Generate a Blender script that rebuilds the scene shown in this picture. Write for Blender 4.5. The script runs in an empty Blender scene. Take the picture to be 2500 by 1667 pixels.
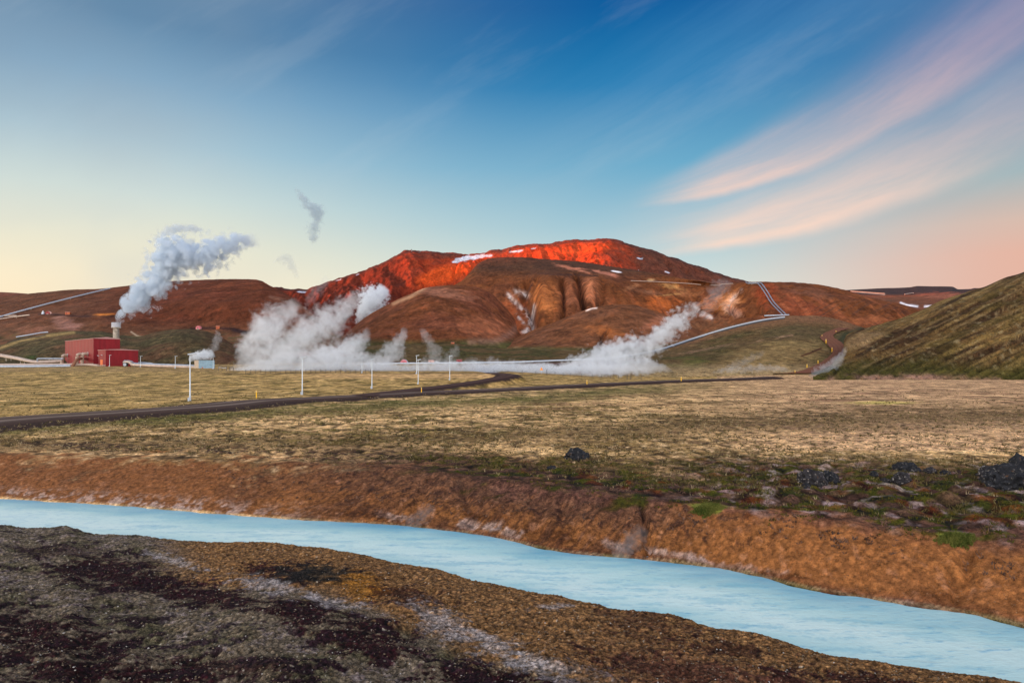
import bpy, bmesh, math, random
import numpy as np
from mathutils import Vector, Matrix
random.seed(7)
SC = bpy.context.scene
COL = SC.collection
# ---------------------------------------------------------------- camera, world, sun, exposure
F, CX, HZ, CZ = 1629.0, 1250.0, 901.0, 5.4      # focal length in pixels of the 2500 px wide photo, horizon row, eye height
cam_d = bpy.data.cameras.new("camera"); cam = bpy.data.objects.new("camera", cam_d); COL.objects.link(cam)
cam.location = (0, 0, CZ); cam.rotation_euler = (math.radians(90), 0, 0)
cam_d.sensor_width = 36; cam_d.lens = 36 * F / 2500; cam_d.shift_y = (HZ - 833.5) / 2500
cam_d.clip_start = 0.1; cam_d.clip_end = 30000
SC.camera = cam
SC.view_settings.view_transform = 'Standard'; SC.view_settings.look = 'None'
SC.view_settings.gamma = 1; SC.view_settings.exposure = 1.3
try: SC.view_settings.use_curve_mapping = False
except Exception: pass
SC.cycles.max_bounces = 10; SC.cycles.volume_bounces = 5
SC.cycles.volume_step_rate = 1.0; SC.cycles.volume_max_steps = 256
SC.cycles.use_denoising = True
SUN_EL, SUN_AZ = math.radians(3.0), math.radians(-101)      # azimuth from +Y towards +X
sdir = Vector((math.sin(SUN_AZ) * math.cos(SUN_EL), math.cos(SUN_AZ) * math.cos(SUN_EL), math.sin(SUN_EL)))
sun_d = bpy.data.lights.new("sun", 'SUN'); sun = bpy.data.objects.new("sun", sun_d); COL.objects.link(sun)
sun_d.energy = 4.2; sun_d.angle = math.radians(0.5); sun_d.color = (1.0, 0.25, 0.06)
sun.rotation_euler = sdir.to_track_quat('Z', 'Y').to_euler()

def lin(c):
    return tuple(((v / 255) / 12.92 if v <= 10 else ((v / 255 + 0.055) / 1.055) ** 2.4) for v in c) + (1,)

class NT:
    def __init__(s, tree): s.t = tree; s.n = tree.nodes; s.l = tree.links
    def new(s, typ, **kw):
        n = s.n.new(typ)
        for k, v in kw.items(): setattr(n, k, v)
        return n
    def put(s, sock, v):
        if isinstance(v, bpy.types.NodeSocket): s.l.new(v, sock)
        elif v is not None: sock.default_value = v
    def m(s, op, a, b=None, c=None, clamp=False):
        n = s.new('ShaderNodeMath', operation=op); n.use_clamp = clamp
        s.put(n.inputs[0], a); s.put(n.inputs[1], b)
        if c is not None: s.put(n.inputs[2], c)
        return n.outputs[0]
    def vm(s, op, a, b=None, scale=None):
        n = s.new('ShaderNodeVectorMath', operation=op); s.put(n.inputs[0], a); s.put(n.inputs[1], b)
        if scale is not None: s.put(n.inputs['Scale'], scale)
        return n.outputs[0]
    def mapr(s, v, a, b, c=0.0, d=1.0, smooth=True):
        n = s.new('ShaderNodeMapRange', interpolation_type='SMOOTHSTEP' if smooth else 'LINEAR')
        s.put(n.inputs[0], v)
        for i, q in enumerate((a, b, c, d)): s.put(n.inputs[1 + i], q)
        return n.outputs[0]
    def ramp(s, v, stops):
        n = s.new('ShaderNodeValToRGB'); s.put(n.inputs[0], v); e = n.color_ramp.elements
        e[0].position, e[0].color = stops[0]; e[1].position, e[1].color = stops[-1]
        for p, c in stops[1:-1]:
            q = e.new(p); q.color = c
        return n.outputs[0]
    def mix(s, f, a, b, mode='MIX'):
        n = s.new('ShaderNodeMix', data_type='RGBA', blend_type=mode)
        s.put(n.inputs[0], f); s.put(n.inputs[6], a); s.put(n.inputs[7], b)
        return n.outputs[2]
    def comb(s, x, y, z):
        n = s.new('ShaderNodeCombineXYZ'); s.put(n.inputs[0], x); s.put(n.inputs[1], y); s.put(n.inputs[2], z)
        return n.outputs[0]
    def noise(s, vec, scale, detail=4, rough=0.5, dist=0.0):
        n = s.new('ShaderNodeTexNoise'); s.put(n.inputs['Vector'], vec); s.put(n.inputs['Scale'], scale)
        s.put(n.inputs['Detail'], detail); s.put(n.inputs['Roughness'], rough); s.put(n.inputs['Distortion'], dist)
        return n.outputs['Fac']

def build_world():
    w = bpy.data.worlds.new("World"); SC.world = w; w.use_nodes = True
    t = NT(w.node_tree); t.n.clear()
    d = t.new('ShaderNodeTexCoord').outputs['Generated']
    sp = t.new('ShaderNodeSeparateXYZ'); t.put(sp.inputs[0], d); x, y, z = sp.outputs
    ay = t.m('MAXIMUM', t.m('ABSOLUTE', y), 0.02)
    u = t.m('DIVIDE', x, ay); uc = t.m('MINIMUM', t.m('MAXIMUM', u, -1.4), 1.4)
    h = t.m('SQRT', t.m('ADD', t.m('MULTIPLY', x, x), t.m('MULTIPLY', y, y)))
    v = t.m('DIVIDE', z, t.m('MAXIMUM', h, 0.05))
    vv = t.m('MULTIPLY', v, 1.0, clamp=True)
    C = t.ramp(vv, [(0, lin((222, 222, 208))), (.12, lin((210, 222, 216))), (.21, lin((158, 195, 209))), (.30, lin((104, 168, 200))),
                    (.42, lin((22, 122, 177))), (.54, lin((0, 91, 155))), (1, lin((5, 75, 138)))])
    L = t.ramp(vv, [(0, lin((252, 226, 186))), (.11, lin((250, 233, 200))), (.16, lin((238, 231, 205))), (.23, lin((208, 220, 214))),
                    (.30, lin((172, 198, 210))), (.38, lin((134, 170, 196))), (.46, lin((98, 136, 168))), (1, lin((30, 70, 120)))])
    R = t.ramp(vv, [(0, lin((228, 172, 150))), (.14, lin((226, 178, 159))), (.18, lin((212, 184, 170))), (.235, lin((160, 178, 182))),
                    (.31, lin((104, 150, 178))), (.40, lin((78, 124, 168))), (.55, lin((56, 100, 152))), (1, lin((20, 60, 120)))])
    a = t.mapr(uc, -0.66, 0.24); b = t.mapr(uc, 0.22, 0.78)
    sky = t.mix(b, t.mix(a, L, C), R)
    # high thin cloud streaks (gnomonic direction coordinates on the sky)
    yf = t.m('MAXIMUM', y, 0.05)
    gu = t.m('DIVIDE', x, yf); gv = t.m('DIVIDE', z, yf)
    wn = t.noise(t.comb(t.m('MULTIPLY', gu, 1.0), t.m('MULTIPLY', gv, 1.0), 3.1), 5.0, 4, .55)
    wob = t.m('MULTIPLY', t.m('SUBTRACT', wn, 0.5), 0.03)
    def band(u0, v0, slope, curv, wlow, whigh, grow, ustart, ufull, uend, seed):
        du = t.m('SUBTRACT', gu, u0)
        cen = t.m('ADD', v0, t.m('ADD', t.m('MULTIPLY', du, slope), t.m('MULTIPLY', t.m('MULTIPLY', du, du), curv)))
        e = t.m('ADD', t.m('SUBTRACT', gv, cen), wob)
        g = t.m('ADD', 1.0, t.m('MULTIPLY', du, grow))
        hi = t.mapr(t.m('DIVIDE', e, g), 0.0, whigh, 1, 0)
        lo = t.mapr(t.m('DIVIDE', t.m('MULTIPLY', e, -1), g), 0.0, wlow, 1, 0)
        m = t.m('MULTIPLY', hi, lo)
        # stretched streak texture along the band
        al = t.m('ADD', t.m('MULTIPLY', gu, .87), t.m('MULTIPLY', gv, .5)); ac = t.m('DIVIDE', e, g)
        n = t.noise(t.comb(t.m('MULTIPLY', al, 2.2), t.m('MULTIPLY', ac, 30.0), seed), 1.0, 6, .62)
        m = t.m('MULTIPLY', m, t.mapr(n, .30, .66, .42, 1.0))
        m = t.m('MULTIPLY', m, t.mapr(gu, ustart, ufull))
        return t.m('MULTIPLY', m, t.mapr(gu, ufull + .01, uend, 1, .35))
    # (px-1250)/F , (901-py)/F
    b1 = band(.27, .260, .24, .50, .014, .062, 4.6, .17, .32, 1.1, 1.0)
    b2 = band(.27, .180, .20, .29, .018, .058, 3.6, .17, .34, .95, 5.0)
    b3 = band(.27, .215, .25, .40, .05, .11, 1.6, .06, .40, 1.0, 9.0)
    b4 = band(.10, .33, .50, .20, .10, .18, 1.2, -.1, .25, 1.0, 14.0)
    streak = t.mix(t.mapr(gv, .15, .58), lin((255, 218, 196)), lin((176, 156, 178)))
    veil = t.mix(t.mapr(gv, .12, .5), lin((214, 222, 214)), lin((92, 150, 196)))
    sky = t.mix(t.m('MULTIPLY', b4, .30), sky, veil)
    sky = t.mix(t.m('MULTIPLY', b3, .34), sky, streak)
    sky = t.mix(t.m('MULTIPLY', b1, .95), sky, streak)
    sky = t.mix(t.m('MULTIPLY', b2, .95), sky, streak)
    # pale veil upper left
    n2 = t.noise(t.comb(t.m('MULTIPLY', gu, 1.4), t.m('MULTIPLY', gv, 2.0), 8.0), 1.3, 4, .5)
    sky = t.mix(t.m('MULTIPLY', t.mapr(n2, .38, .72), t.mapr(gu, .20, -.60, .08, .55)), sky, t.mix(t.mapr(gv, .2, .5), lin((196, 206, 206)), lin((128, 150, 172))))
    n5 = t.noise(t.comb(t.m('ADD', t.m('MULTIPLY', gu, 1.6), t.m('MULTIPLY', gv, .9)), t.m('SUBTRACT', t.m('MULTIPLY', gv, 7.), t.m('MULTIPLY', gu, 4.)), 2.0), 1.4, 6, .6)
    sky = t.mix(t.m('MULTIPLY', t.mapr(n5, .50, .74), t.mapr(gv, .12, .3, 0, .10)), sky, lin((196, 206, 214)))
    # added fill: unseen dusk sky brightened to the left and behind the photographer
    glow = t.mapr(t.m('MULTIPLY', x, -1), .60, .97)
    low = t.mapr(v, -.05, .7, 1, 0)
    back = t.mapr(y, .40, -.5)
    sky = t.mix(t.m('MULTIPLY', back, t.mapr(v, .2, 2.5, .9, .35)), sky, lin((226, 220, 218)))
    gain = t.m('ADD', t.m('ADD', 1.0, t.m('MULTIPLY', t.m('MULTIPLY', glow, low), 8.0)), t.m('MULTIPLY', back, 2.3))
    warm = t.mix(t.m('MULTIPLY', t.m('MULTIPLY', glow, low), .8), (1, 1, 1, 1), (1.0, .78, .56, 1))
    sky = t.mix(1.0, sky, warm, 'MULTIPLY')
    sky = t.mix(t.mapr(z, -.02, -.06), sky, (.10, .07, .05, 1))
    bg = t.new('ShaderNodeBackground'); t.put(bg.inputs[0], sky)
    t.put(bg.inputs[1], t.m('MULTIPLY', gain, 0.432))
    ni = t.new('ShaderNodeTexSky', sky_type='NISHITA'); ni.sun_disc = False
    ni.sun_elevation = SUN_EL; ni.sun_rotation = SUN_AZ
    bg2 = t.new('ShaderNodeBackground'); t.put(bg2.inputs[0], ni.outputs[0]); t.put(bg2.inputs[1], 0.05)
    mx = t.new('ShaderNodeMixShader'); t.put(mx.inputs[0], 0.03)
    t.l.new(bg.outputs[0], mx.inputs[1]); t.l.new(bg2.outputs[0], mx.inputs[2])
    o = t.new('ShaderNodeOutputWorld'); t.l.new(mx.outputs[0], o.inputs['Surface'])
build_world()

# ---------------------------------------------------------------- numpy noise
def _h(ix, iy, seed):
    n = (ix.astype(np.int64) * 374761393 + iy.astype(np.int64) * 668265263 + seed * 1442695041) & 0xffffffff
    n = ((n ^ (n >> 13)) * 1274126177) & 0xffffffff
    n = ((n ^ (n >> 16)) * 2246822519) & 0xffffffff
    return (n ^ (n >> 15)) & 0xffff
_A = np.arange(65536) * (2 * np.pi / 65536); _GX, _GY = np.cos(_A).astype(np.float32), np.sin(_A).astype(np.float32)
def perlin(x, y, seed=0):
    x = np.asarray(x, np.float64); y = np.asarray(y, np.float64)
    ix, iy = np.floor(x), np.floor(y); fx, fy = (x - ix).astype(np.float32), (y - iy).astype(np.float32)
    ix = ix.astype(np.int64); iy = iy.astype(np.int64)
    ux = fx * fx * fx * (fx * (fx * 6 - 15) + 10); uy = fy * fy * fy * (fy * (fy * 6 - 15) + 10)
    def g(dx, dy):
        h = _h(ix + dx, iy + dy, seed)
        return _GX[h] * (fx - dx) + _GY[h] * (fy - dy)
    a = g(0, 0); a += (g(1, 0) - a) * ux
    b = g(0, 1); b += (g(1, 1) - b) * ux
    return (a + (b - a) * uy) * 1.5
def fbm(x, y, octs=4, seed=0, rough=.5, lac=2.03, ridged=False):
    s = 0; amp = 1; tot = 0
    for i in range(octs):
        n = perlin(x, y, seed + i * 17)
        if ridged: n = 1 - 2 * np.abs(n)
        s = s + n * amp; tot += amp; amp *= rough; x = x * lac + 11.3; y = y * lac + 4.7
    return s / tot
def worley(x, y, seed=0):
    """distance to the nearest scattered point and a random value of its cell"""
    x = np.asarray(x, np.float64); y = np.asarray(y, np.float64); ix, iy = np.floor(x).astype(np.int64), np.floor(y).astype(np.int64)
    fx, fy = (x - ix).astype(np.float32), (y - iy).astype(np.float32); d = np.full(x.shape, 9, np.float32); r = np.zeros(x.shape, np.float32)
    for dx in (-1, 0, 1):
        for dy in (-1, 0, 1):
            h = _h(ix + dx, iy + dy, seed); qx = dx + (h & 255) / 255.0; qy = dy + (h >> 8) / 255.0
            q = (qx - fx) ** 2 + (qy - fy) ** 2; m = q < d; d = np.where(m, q, d); r = np.where(m, ((h * 7919) & 1023) / 1023.0, r)
    return np.sqrt(d), r
def ss(x, a, b):
    t = np.clip((x - a) / (b - a), 0, 1); return t * t * (3 - 2 * t)
def lerp(a, b, t): return a + (b - a) * t
def curve(pts, x, col=1, smooth=True):
    p = np.array(pts, float); xs, ys = p[:, 0], p[:, col]
    if not smooth or len(xs) < 3: return np.interp(x, xs, ys)
    # monotone cubic (pchip)
    hh = np.diff(xs); d = np.diff(ys) / hh; m = np.zeros_like(ys)
    m[0], m[-1] = d[0], d[-1]
    for i in range(1, len(xs) - 1):
        if d[i - 1] * d[i] > 0:
            w1, w2 = 2 * hh[i] + hh[i - 1], hh[i] + 2 * hh[i - 1]
            m[i] = (w1 + w2) / (w1 / d[i - 1] + w2 / d[i])
    xx = np.clip(x, xs[0], xs[-1]); i = np.clip(np.searchsorted(xs, xx) - 1, 0, len(xs) - 2)
    t = (xx - xs[i]) / hh[i]; t2, t3 = t * t, t * t * t
    return (2*t3-3*t2+1)*ys[i] + (t3-2*t2+t)*hh[i]*m[i] + (-2*t3+3*t2)*ys[i+1] + (t3-t2)*hh[i]*m[i+1]

def P(px, py, Y):                       # photo pixel at a depth -> world point
    return Vector(((px - CX) / F * Y, Y, CZ + (HZ - py) / F * Y))

# ---------------------------------------------------------------- object helpers
def tag(o, label=None, cat=None, group=None, kind=None):
    if label: o['label'] = label
    if cat: o['category'] = cat
    if group: o['group'] = group
    if kind: o['kind'] = kind
    return o
def link(name, me, mats=(), parent=None):
    o = bpy.data.objects.new(name, me); COL.objects.link(o)
    for m in (mats if isinstance(mats, (list, tuple)) else [mats]): me.materials.append(m)
    if parent is not None: o.parent = parent
    return o
def grid_mesh(name, X, Y, Z, colr=None, extra=None):
    r, c = X.shape; n = r * c
    me = bpy.data.meshes.new(name); me.vertices.add(n)
    co = np.empty((n, 3), np.float32); co[:, 0] = X.ravel(); co[:, 1] = Y.ravel(); co[:, 2] = Z.ravel()
    me.vertices.foreach_set('co', co.ravel())
    idx = np.arange(n, dtype=np.int32).reshape(r, c)
    q = np.stack([idx[:-1, :-1], idx[:-1, 1:], idx[1:, 1:], idx[1:, :-1]], -1).reshape(-1, 4)
    me.loops.add(q.size); me.loops.foreach_set('vertex_index', q.ravel())
    me.polygons.add(len(q)); me.polygons.foreach_set('loop_start', np.arange(0, q.size, 4, dtype=np.int32))
    me.polygons.foreach_set('use_smooth', np.ones(len(q), bool))
    if colr is not None:
        a = me.attributes.new('tint', 'FLOAT_COLOR', 'POINT'); cc = np.ones((n, 4), np.float32)
        q = np.clip(colr.reshape(-1, 3), .004, 1)
        if name != 'water':                         # deeper, more saturated soil and moss colours
            q = .16 * (q / .16) ** 1.18; lum = q.mean(1, keepdims=True); q = lum + (q - lum) * 1.02
        cc[:, :3] = np.clip(q, .003, .95)
        if extra is not None: cc[:, 3] = np.clip(extra.ravel(), 0, 1)
        a.data.foreach_set('color', cc.ravel())
    me.update(calc_edges=True); me.validate()
    return me

def mat_plain(name, col, rough=.6, metal=0., spec=.4, var=.12, scale=3., bump=0.):
    m = bpy.data.materials.new(name); m.use_nodes = True; t = NT(m.node_tree)
    b = t.n['Principled BSDF']; b.inputs['Roughness'].default_value = rough; b.inputs['Metallic'].default_value = metal
    b.inputs['Specular IOR Level'].default_value = spec
    co = t.new('ShaderNodeTexCoord').outputs['Object']
    n = t.noise(co, scale, 5, .6)
    dark = tuple(v * (1 - var * 2) for v in col[:3]) + (1,); lite = tuple(min(1, v * (1 + var)) for v in col[:3]) + (1,)
    t.put(b.inputs['Base Color'], t.mix(t.mapr(n, .3, .7), dark, lite))
    if bump:
        bp = t.new('ShaderNodeBump'); bp.inputs['Strength'].default_value = bump; t.put(bp.inputs['Height'], n)
        t.put(b.inputs['Normal'], bp.outputs[0])
    return m
def mat_land(name, scale=1., k=5.0, bump=.7, bdist=.3, detail=11, rough=.70, fine=None, dark=(.55, .5, .5)):
    """base colour from the 'tint' attribute, broken up by one fractal noise over many scales"""
    m = bpy.data.materials.new(name); m.use_nodes = True; t = NT(m.node_tree)
    b = t.n['Principled BSDF']; b.inputs['Roughness'].default_value = 1; b.inputs['Specular IOR Level'].default_value = .1
    co = t.new('ShaderNodeTexCoord').outputs['Object']
    at = t.new('ShaderNodeAttribute'); at.attribute_name = 'tint'
    n1 = t.noise(co, scale, detail, rough); n2 = t.noise(t.vm('ADD', co, (31., 7., 3.)), scale * 4.7, detail - 2, rough)
    rs = t.m('MULTIPLY', at.outputs['Alpha'], 1.0)
    g = t.m('MAXIMUM', t.m('ADD', 1.0, t.m('MULTIPLY', rs, t.m('ADD', t.m('MULTIPLY', t.m('SUBTRACT', n1, .5), k), t.m('MULTIPLY', t.m('SUBTRACT', n2, .5), k * .8)))), .12)
    c = t.mix(1.0, at.outputs['Color'], t.comb(g, g, g), 'MULTIPLY')
    n3 = t.noise(t.vm('ADD', co, (5., 57., 13.)), scale * 2.3, detail - 1, rough)
    c = t.mix(t.mapr(n3, .52, .64, 0, .55), c, t.mix(1.0, c, (1.35, 1.02, .72, 1), 'MULTIPLY'))
    c = t.mix(t.mapr(n3, .47, .37, 0, .55), c, t.mix(1.0, c, dark + (1,), 'MULTIPLY'))
    t.put(b.inputs['Base Color'], c)
    bp = t.new('ShaderNodeBump'); bp.inputs['Strength'].default_value = bump; bp.inputs['Distance'].default_value = bdist
    t.put(bp.inputs['Height'], t.m('MULTIPLY', rs, t.m('ADD', n1, t.m('MULTIPLY', n2, .5)))); t.put(b.inputs['Normal'], bp.outputs[0])
    return m

def blob(px, py, cx, cy, rx, ry, ang=0, soft=.6, nz=0):
    a = math.radians(ang); dx, dy = px - cx, py - cy
    u = (dx * math.cos(a) + dy * math.sin(a)) / rx; v = (-dx * math.sin(a) + dy * math.cos(a)) / ry
    return ss(1 - np.sqrt(u * u + v * v) + nz, 0, soft)
def strip(px, py, pts, w, nz=0):                 # soft band along a pixel polyline py=f(px)
    p = np.array(pts, float); c = np.interp(px, p[:, 0], p[:, 1])
    m = np.exp(-((py - c + nz) / w) ** 2)
    return m * ss(px, p[0, 0] - 8, p[0, 0] + 8) * (1 - ss(px, p[-1, 0] - 8, p[-1, 0] + 8))
def seg(px, py, pts, w, nz=0):                   # distance to any polyline in pixels
    d = np.full(px.shape, 1e9)
    for (x0, y0), (x1, y1) in zip(pts[:-1], pts[1:]):
        vx, vy = x1 - x0, y1 - y0; L2 = vx * vx + vy * vy
        t = np.clip(((px - x0) * vx + (py - y0) * vy) / L2, 0, 1)
        d = np.minimum(d, np.hypot(px - x0 - t * vx, py - y0 - t * vy))
    return np.exp(-((d + nz) / w) ** 2)
def paint(c, m, col):
    m = np.clip(m, 0, 1)[..., None]; return c * (1 - m) + np.array(col) * m

# ---------------------------------------------------------------- ground with the river bed
FAR = [(-900, 1190), (-400, 1201), (0, 1216), (150, 1226), (250, 1231), (400, 1243), (600, 1259), (800, 1272), (950, 1280), (1040, 1289), (1150, 1302),
       (1250, 1320), (1330, 1340), (1400, 1350), (1500, 1359), (1600, 1368), (1700, 1380), (1800, 1395), (1860, 1408), (1950, 1432),
       (2050, 1450), (2150, 1465), (2250, 1481), (2350, 1494), (2420, 1510), (2500, 1530), (2800, 1600), (3400, 1800)]
NEAR = [(-900, 1240), (-400, 1255), (0, 1279), (80, 1287), (159, 1283), (239, 1302), (298, 1302), (425, 1316), (531, 1321), (638, 1320), (744, 1330), (850, 1344),
        (957, 1367), (1063, 1385), (1169, 1415), (1250, 1430), (1356, 1449), (1463, 1472), (1516, 1484), (1595, 1487), (1675, 1504),
        (1728, 1519), (1835, 1539), (1914, 1561), (2047, 1589), (2260, 1624), (2500, 1661), (2800, 1720), (3400, 1900)]
TOP = [(-900, 1080), (0, 1106), (600, 1122), (1000, 1138), (1250, 1170), (1700, 1228), (2000, 1262), (2500, 1305), (3400, 1400)]
WZ, CRZ = -1.5, -0.92
ROAD = [(-500, 1075, .35), (0, 1026, .35), (250, 1009, .35), (500, 992, .4), (640, 978, .4), (800, 970, .45), (1000, 959, .45), (1100, 955, .5), (1250, 948, .5),
        (1433, 938, .6), (1663, 928, .8), (1800, 923.5, 1.0), (1880, 919.5, 1.3)]
def ground_pt(px, py, z):
    Y = (CZ - z) * F / (py - HZ); return ((px - CX) / F * Y, Y, z)
road_main = [ground_pt(*p) for p in ROAD]
BR = [(870, 968, .45), (960, 957, .5), (1080, 943, .9), (1160, 932, 1.5), (1215, 923, 2.4), (1240, 916.5, 3.1), (1225, 912.5, 3.3), (1170, 910.0, 3.5), (1000, 908.5, 3.6)]
road_br = [ground_pt(*p) for p in BR]
def dense_poly(pts, step=1.5):
    p = np.array(pts, float); n = len(p); out = []
    for i in range(n - 1):
        p0, p1, p2, p3 = p[max(i-1, 0)], p[i], p[i+1], p[min(i+2, n-1)]
        k = max(2, int(np.linalg.norm(p2 - p1) / step))
        for j in range(k):
            t = j / k; out.append(.5*((2*p1)+(p2-p0)*t+(2*p0-5*p1+4*p2-p3)*t*t+(-p0+3*p1-3*p2+p3)*t**3))
    out.append(p[-1]); return np.array(out)
RM, RB = dense_poly(road_main, 3), dense_poly(road_br, 3)
def road_near(X, Y, poly, R=14):
    """distance to the polyline and height of its nearest point"""
    d = np.full(X.shape, 1e9); z = np.zeros(X.shape)
    for a, b in zip(poly[:-1], poly[1:]):
        vx, vy = b[0]-a[0], b[1]-a[1]; L2 = vx*vx+vy*vy+1e-9
        mask = (np.abs(X-(a[0]+b[0])/2) < R+abs(vx)) & (np.abs(Y-(a[1]+b[1])/2) < R+abs(vy))
        if not mask.any(): continue
        xs, ys = X[mask], Y[mask]
        t = np.clip(((xs-a[0])*vx+(ys-a[1])*vy)/L2, 0, 1); dd = np.hypot(xs-a[0]-t*vx, ys-a[1]-t*vy); zz = a[2]+(b[2]-a[2])*t
        cur = d[mask]; better = dd < cur; cur[better] = dd[better]; d[mask] = cur
        cz = z[mask]; cz[better] = zz[better]; z[mask] = cz
    return d, z
def river_Y(px):
    yf = (CZ - WZ) * F / (curve(FAR, px) - HZ); yn = (CZ - CRZ) * F / (curve(NEAR, px) - HZ)
    yt = CZ * F / (curve(TOP, px) - HZ)
    return yn, yf, yt
def base_ground(X, Y, micro=True):
    """ground height at world X,Y (arrays)"""
    px = CX + X / np.maximum(Y, 1) * F; px = np.clip(px, -900, 3400)
    yn, yf, yt = river_Y(px)
    wob = fbm(X / 1.4, Y / 1.4, 4, 5)
    yf = yf + wob * .22; yn = yn + fbm(X / 1.1, Y / 1.1, 4, 9) * .22
    wl = 1 - ss(px, 1150, 1650)                         # the left half climbs towards the plant
    zl = np.interp(Y, [0, 200, 292, 300, 430, 520, 700, 1500, 9000], [0, .15, 3.45, 3.6, 7.2, 10, 22, 60, 300])
    zr = np.interp(Y, [0, 380, 460, 600, 1500, 9000], [0, 0.05, 4, 14, 60, 300])
    z = lerp(zr, zl, wl)
    z = z + .18 * fbm(X / 9, Y / 9, 3, 21) * ss(Y, 40, 70) + .5 * fbm(X / 60, Y / 60, 2, 23) * ss(Y, 90, 200) * (1 - ss(Y, 200, 400) * .6)
    # far bank
    s = np.clip((Y - yf) / (yt - yf), 0, 1)
    lobes = fbm(X / 1.7, Y / 3.0, 3, 31, ridged=True)
    hum = fbm(X / .8, Y / .8, 4, 33)
    zb = WZ + .06 + 1.5 * (1 - (1 - s) ** 1.25) + (.17 * lobes * ss(px, 400, 1000) * (1 - .6 * ss(px, 1650, 1900)) + .06 * hum) * np.sin(np.pi * np.clip(s, 0, 1)) ** .7
    zb = np.where(s < 1, zb, z)
    z = np.where(Y < yt, lerp(zb, z, ss(s, .7, 1.0)), z)
    rip = ss(px, 1500, 1900) * (1 - ss(Y, yt + 3, yt + 18)) * ss(Y, yt - 1, yt + 2)
    z = z + rip * (.55 * fbm(X / 2.5, Y / 2.0, 4, 37) + .1)
    moss = (1 - ss(Y, yt + 4, yt + 30)) * ss(Y, yt - 2, yt + 1)
    z = z + moss * .10 * np.maximum(fbm(X / .9, Y / .9, 3, 39), -.1)
    for c0_, c1_, w_, dp_ in ((1574, 1545, 12, .34), (1400, 1360, 18, .14), (1310, 1345, 22, .16), (1150, 1110, 16, .14), (1022, 1060, 10, .16), (1745, 1700, 26, .12), (2330, 2410, 20, .24), (640, 720, 22, .10)):
        z = z - dp_ * np.exp(-((px + 40 * wob - lerp(c0_, c1_, s ** 1.5)) / w_) ** 2) * ss(s, 0, .12) * (1 - ss(s, .5, .9)) * (Y < yt) * (Y > yf)
    bed = WZ - .35
    z = np.where(Y < yf, np.maximum(bed, WZ + .06 - (yf - Y) * 1.2), z)
    # near bank
    back = yn - Y
    und = .22 * fbm(X / 3.2, Y / 3.2, 3, 41) + .07 * fbm(X / .9, Y / .9, 3, 43)
    zn = CRZ + .04 + np.maximum(back, 0) * (.095 + .03 * ss(px, 300, 1500)) + und * ss(back, .3, 4.) - .10 * (1 - ss(back, 0, .5))
    lip = CRZ - .06 - np.maximum(-back, 0) * 1.1
    z = np.where(Y < yn, zn, np.where(Y < yf - .8, np.maximum(z, np.maximum(lip, bed)), z))
    if micro:
        wx, wy = X + .05 * fbm(X / .2, Y / .2, 2, 301), Y + .05 * fbm(X / .2, Y / .2, 2, 303)
        f1, _r = worley(wx / .085, wy / .085, 311); z = z + ss(yn - Y, -.1, .3) * .036 * (.45 - f1) * (.5 + ss(fbm(X / 1.1, Y / 1.1, 2, 305), -.3, .3))
        f2, _r = worley(wx / .2, wy / .2, 313); z = z + ss(Y - yf, .2, 1.) * (1 - ss(Y, yt - .5, yt + 1)) * .014 * (.45 - f2) * (.3 + _r)
        f3, _r = worley(X / .75, Y / .75, 315); z = z + ss(Y, yt, yt + 2) * (1 - ss(Y, 90, 150)) * .17 * (.45 - f3) * (.4 + _r)
        nearb = ss(yn - Y, -.25, .2)
        crumb = fbm(X / .11, Y / .11, 3, 51, .6); lump = fbm(X / .45, Y / .45, 3, 53)
        z = z + nearb * (.030 * crumb + .05 * lump)
        fb = ss(Y - yf, .05, .6) * (1 - ss(Y, 60, 140))
        z = z + fb * (.03 * fbm(X / .22, Y / .22, 3, 55, .6) + .035 * fbm(X / .7, Y / .7, 3, 57))
        tus = ss(Y, yt, yt + 8) * (1 - ss(Y, 200, 330))
        z = z + tus * .07 * fbm(X / 1.1, Y / .8, 3, 59, .6)
    for poly, hw in ((RM, 4.6), (RB, 3.6)):
        d, rz = road_near(X, Y, poly)
        k = 1 - ss(d, hw + .4, hw + 3.8)
        z = lerp(z, rz - .12, k)
    return z
def ground_z(x, y):
    return float(base_ground(np.array([[x]], float), np.array([[y]], float), False)[0, 0])

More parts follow.
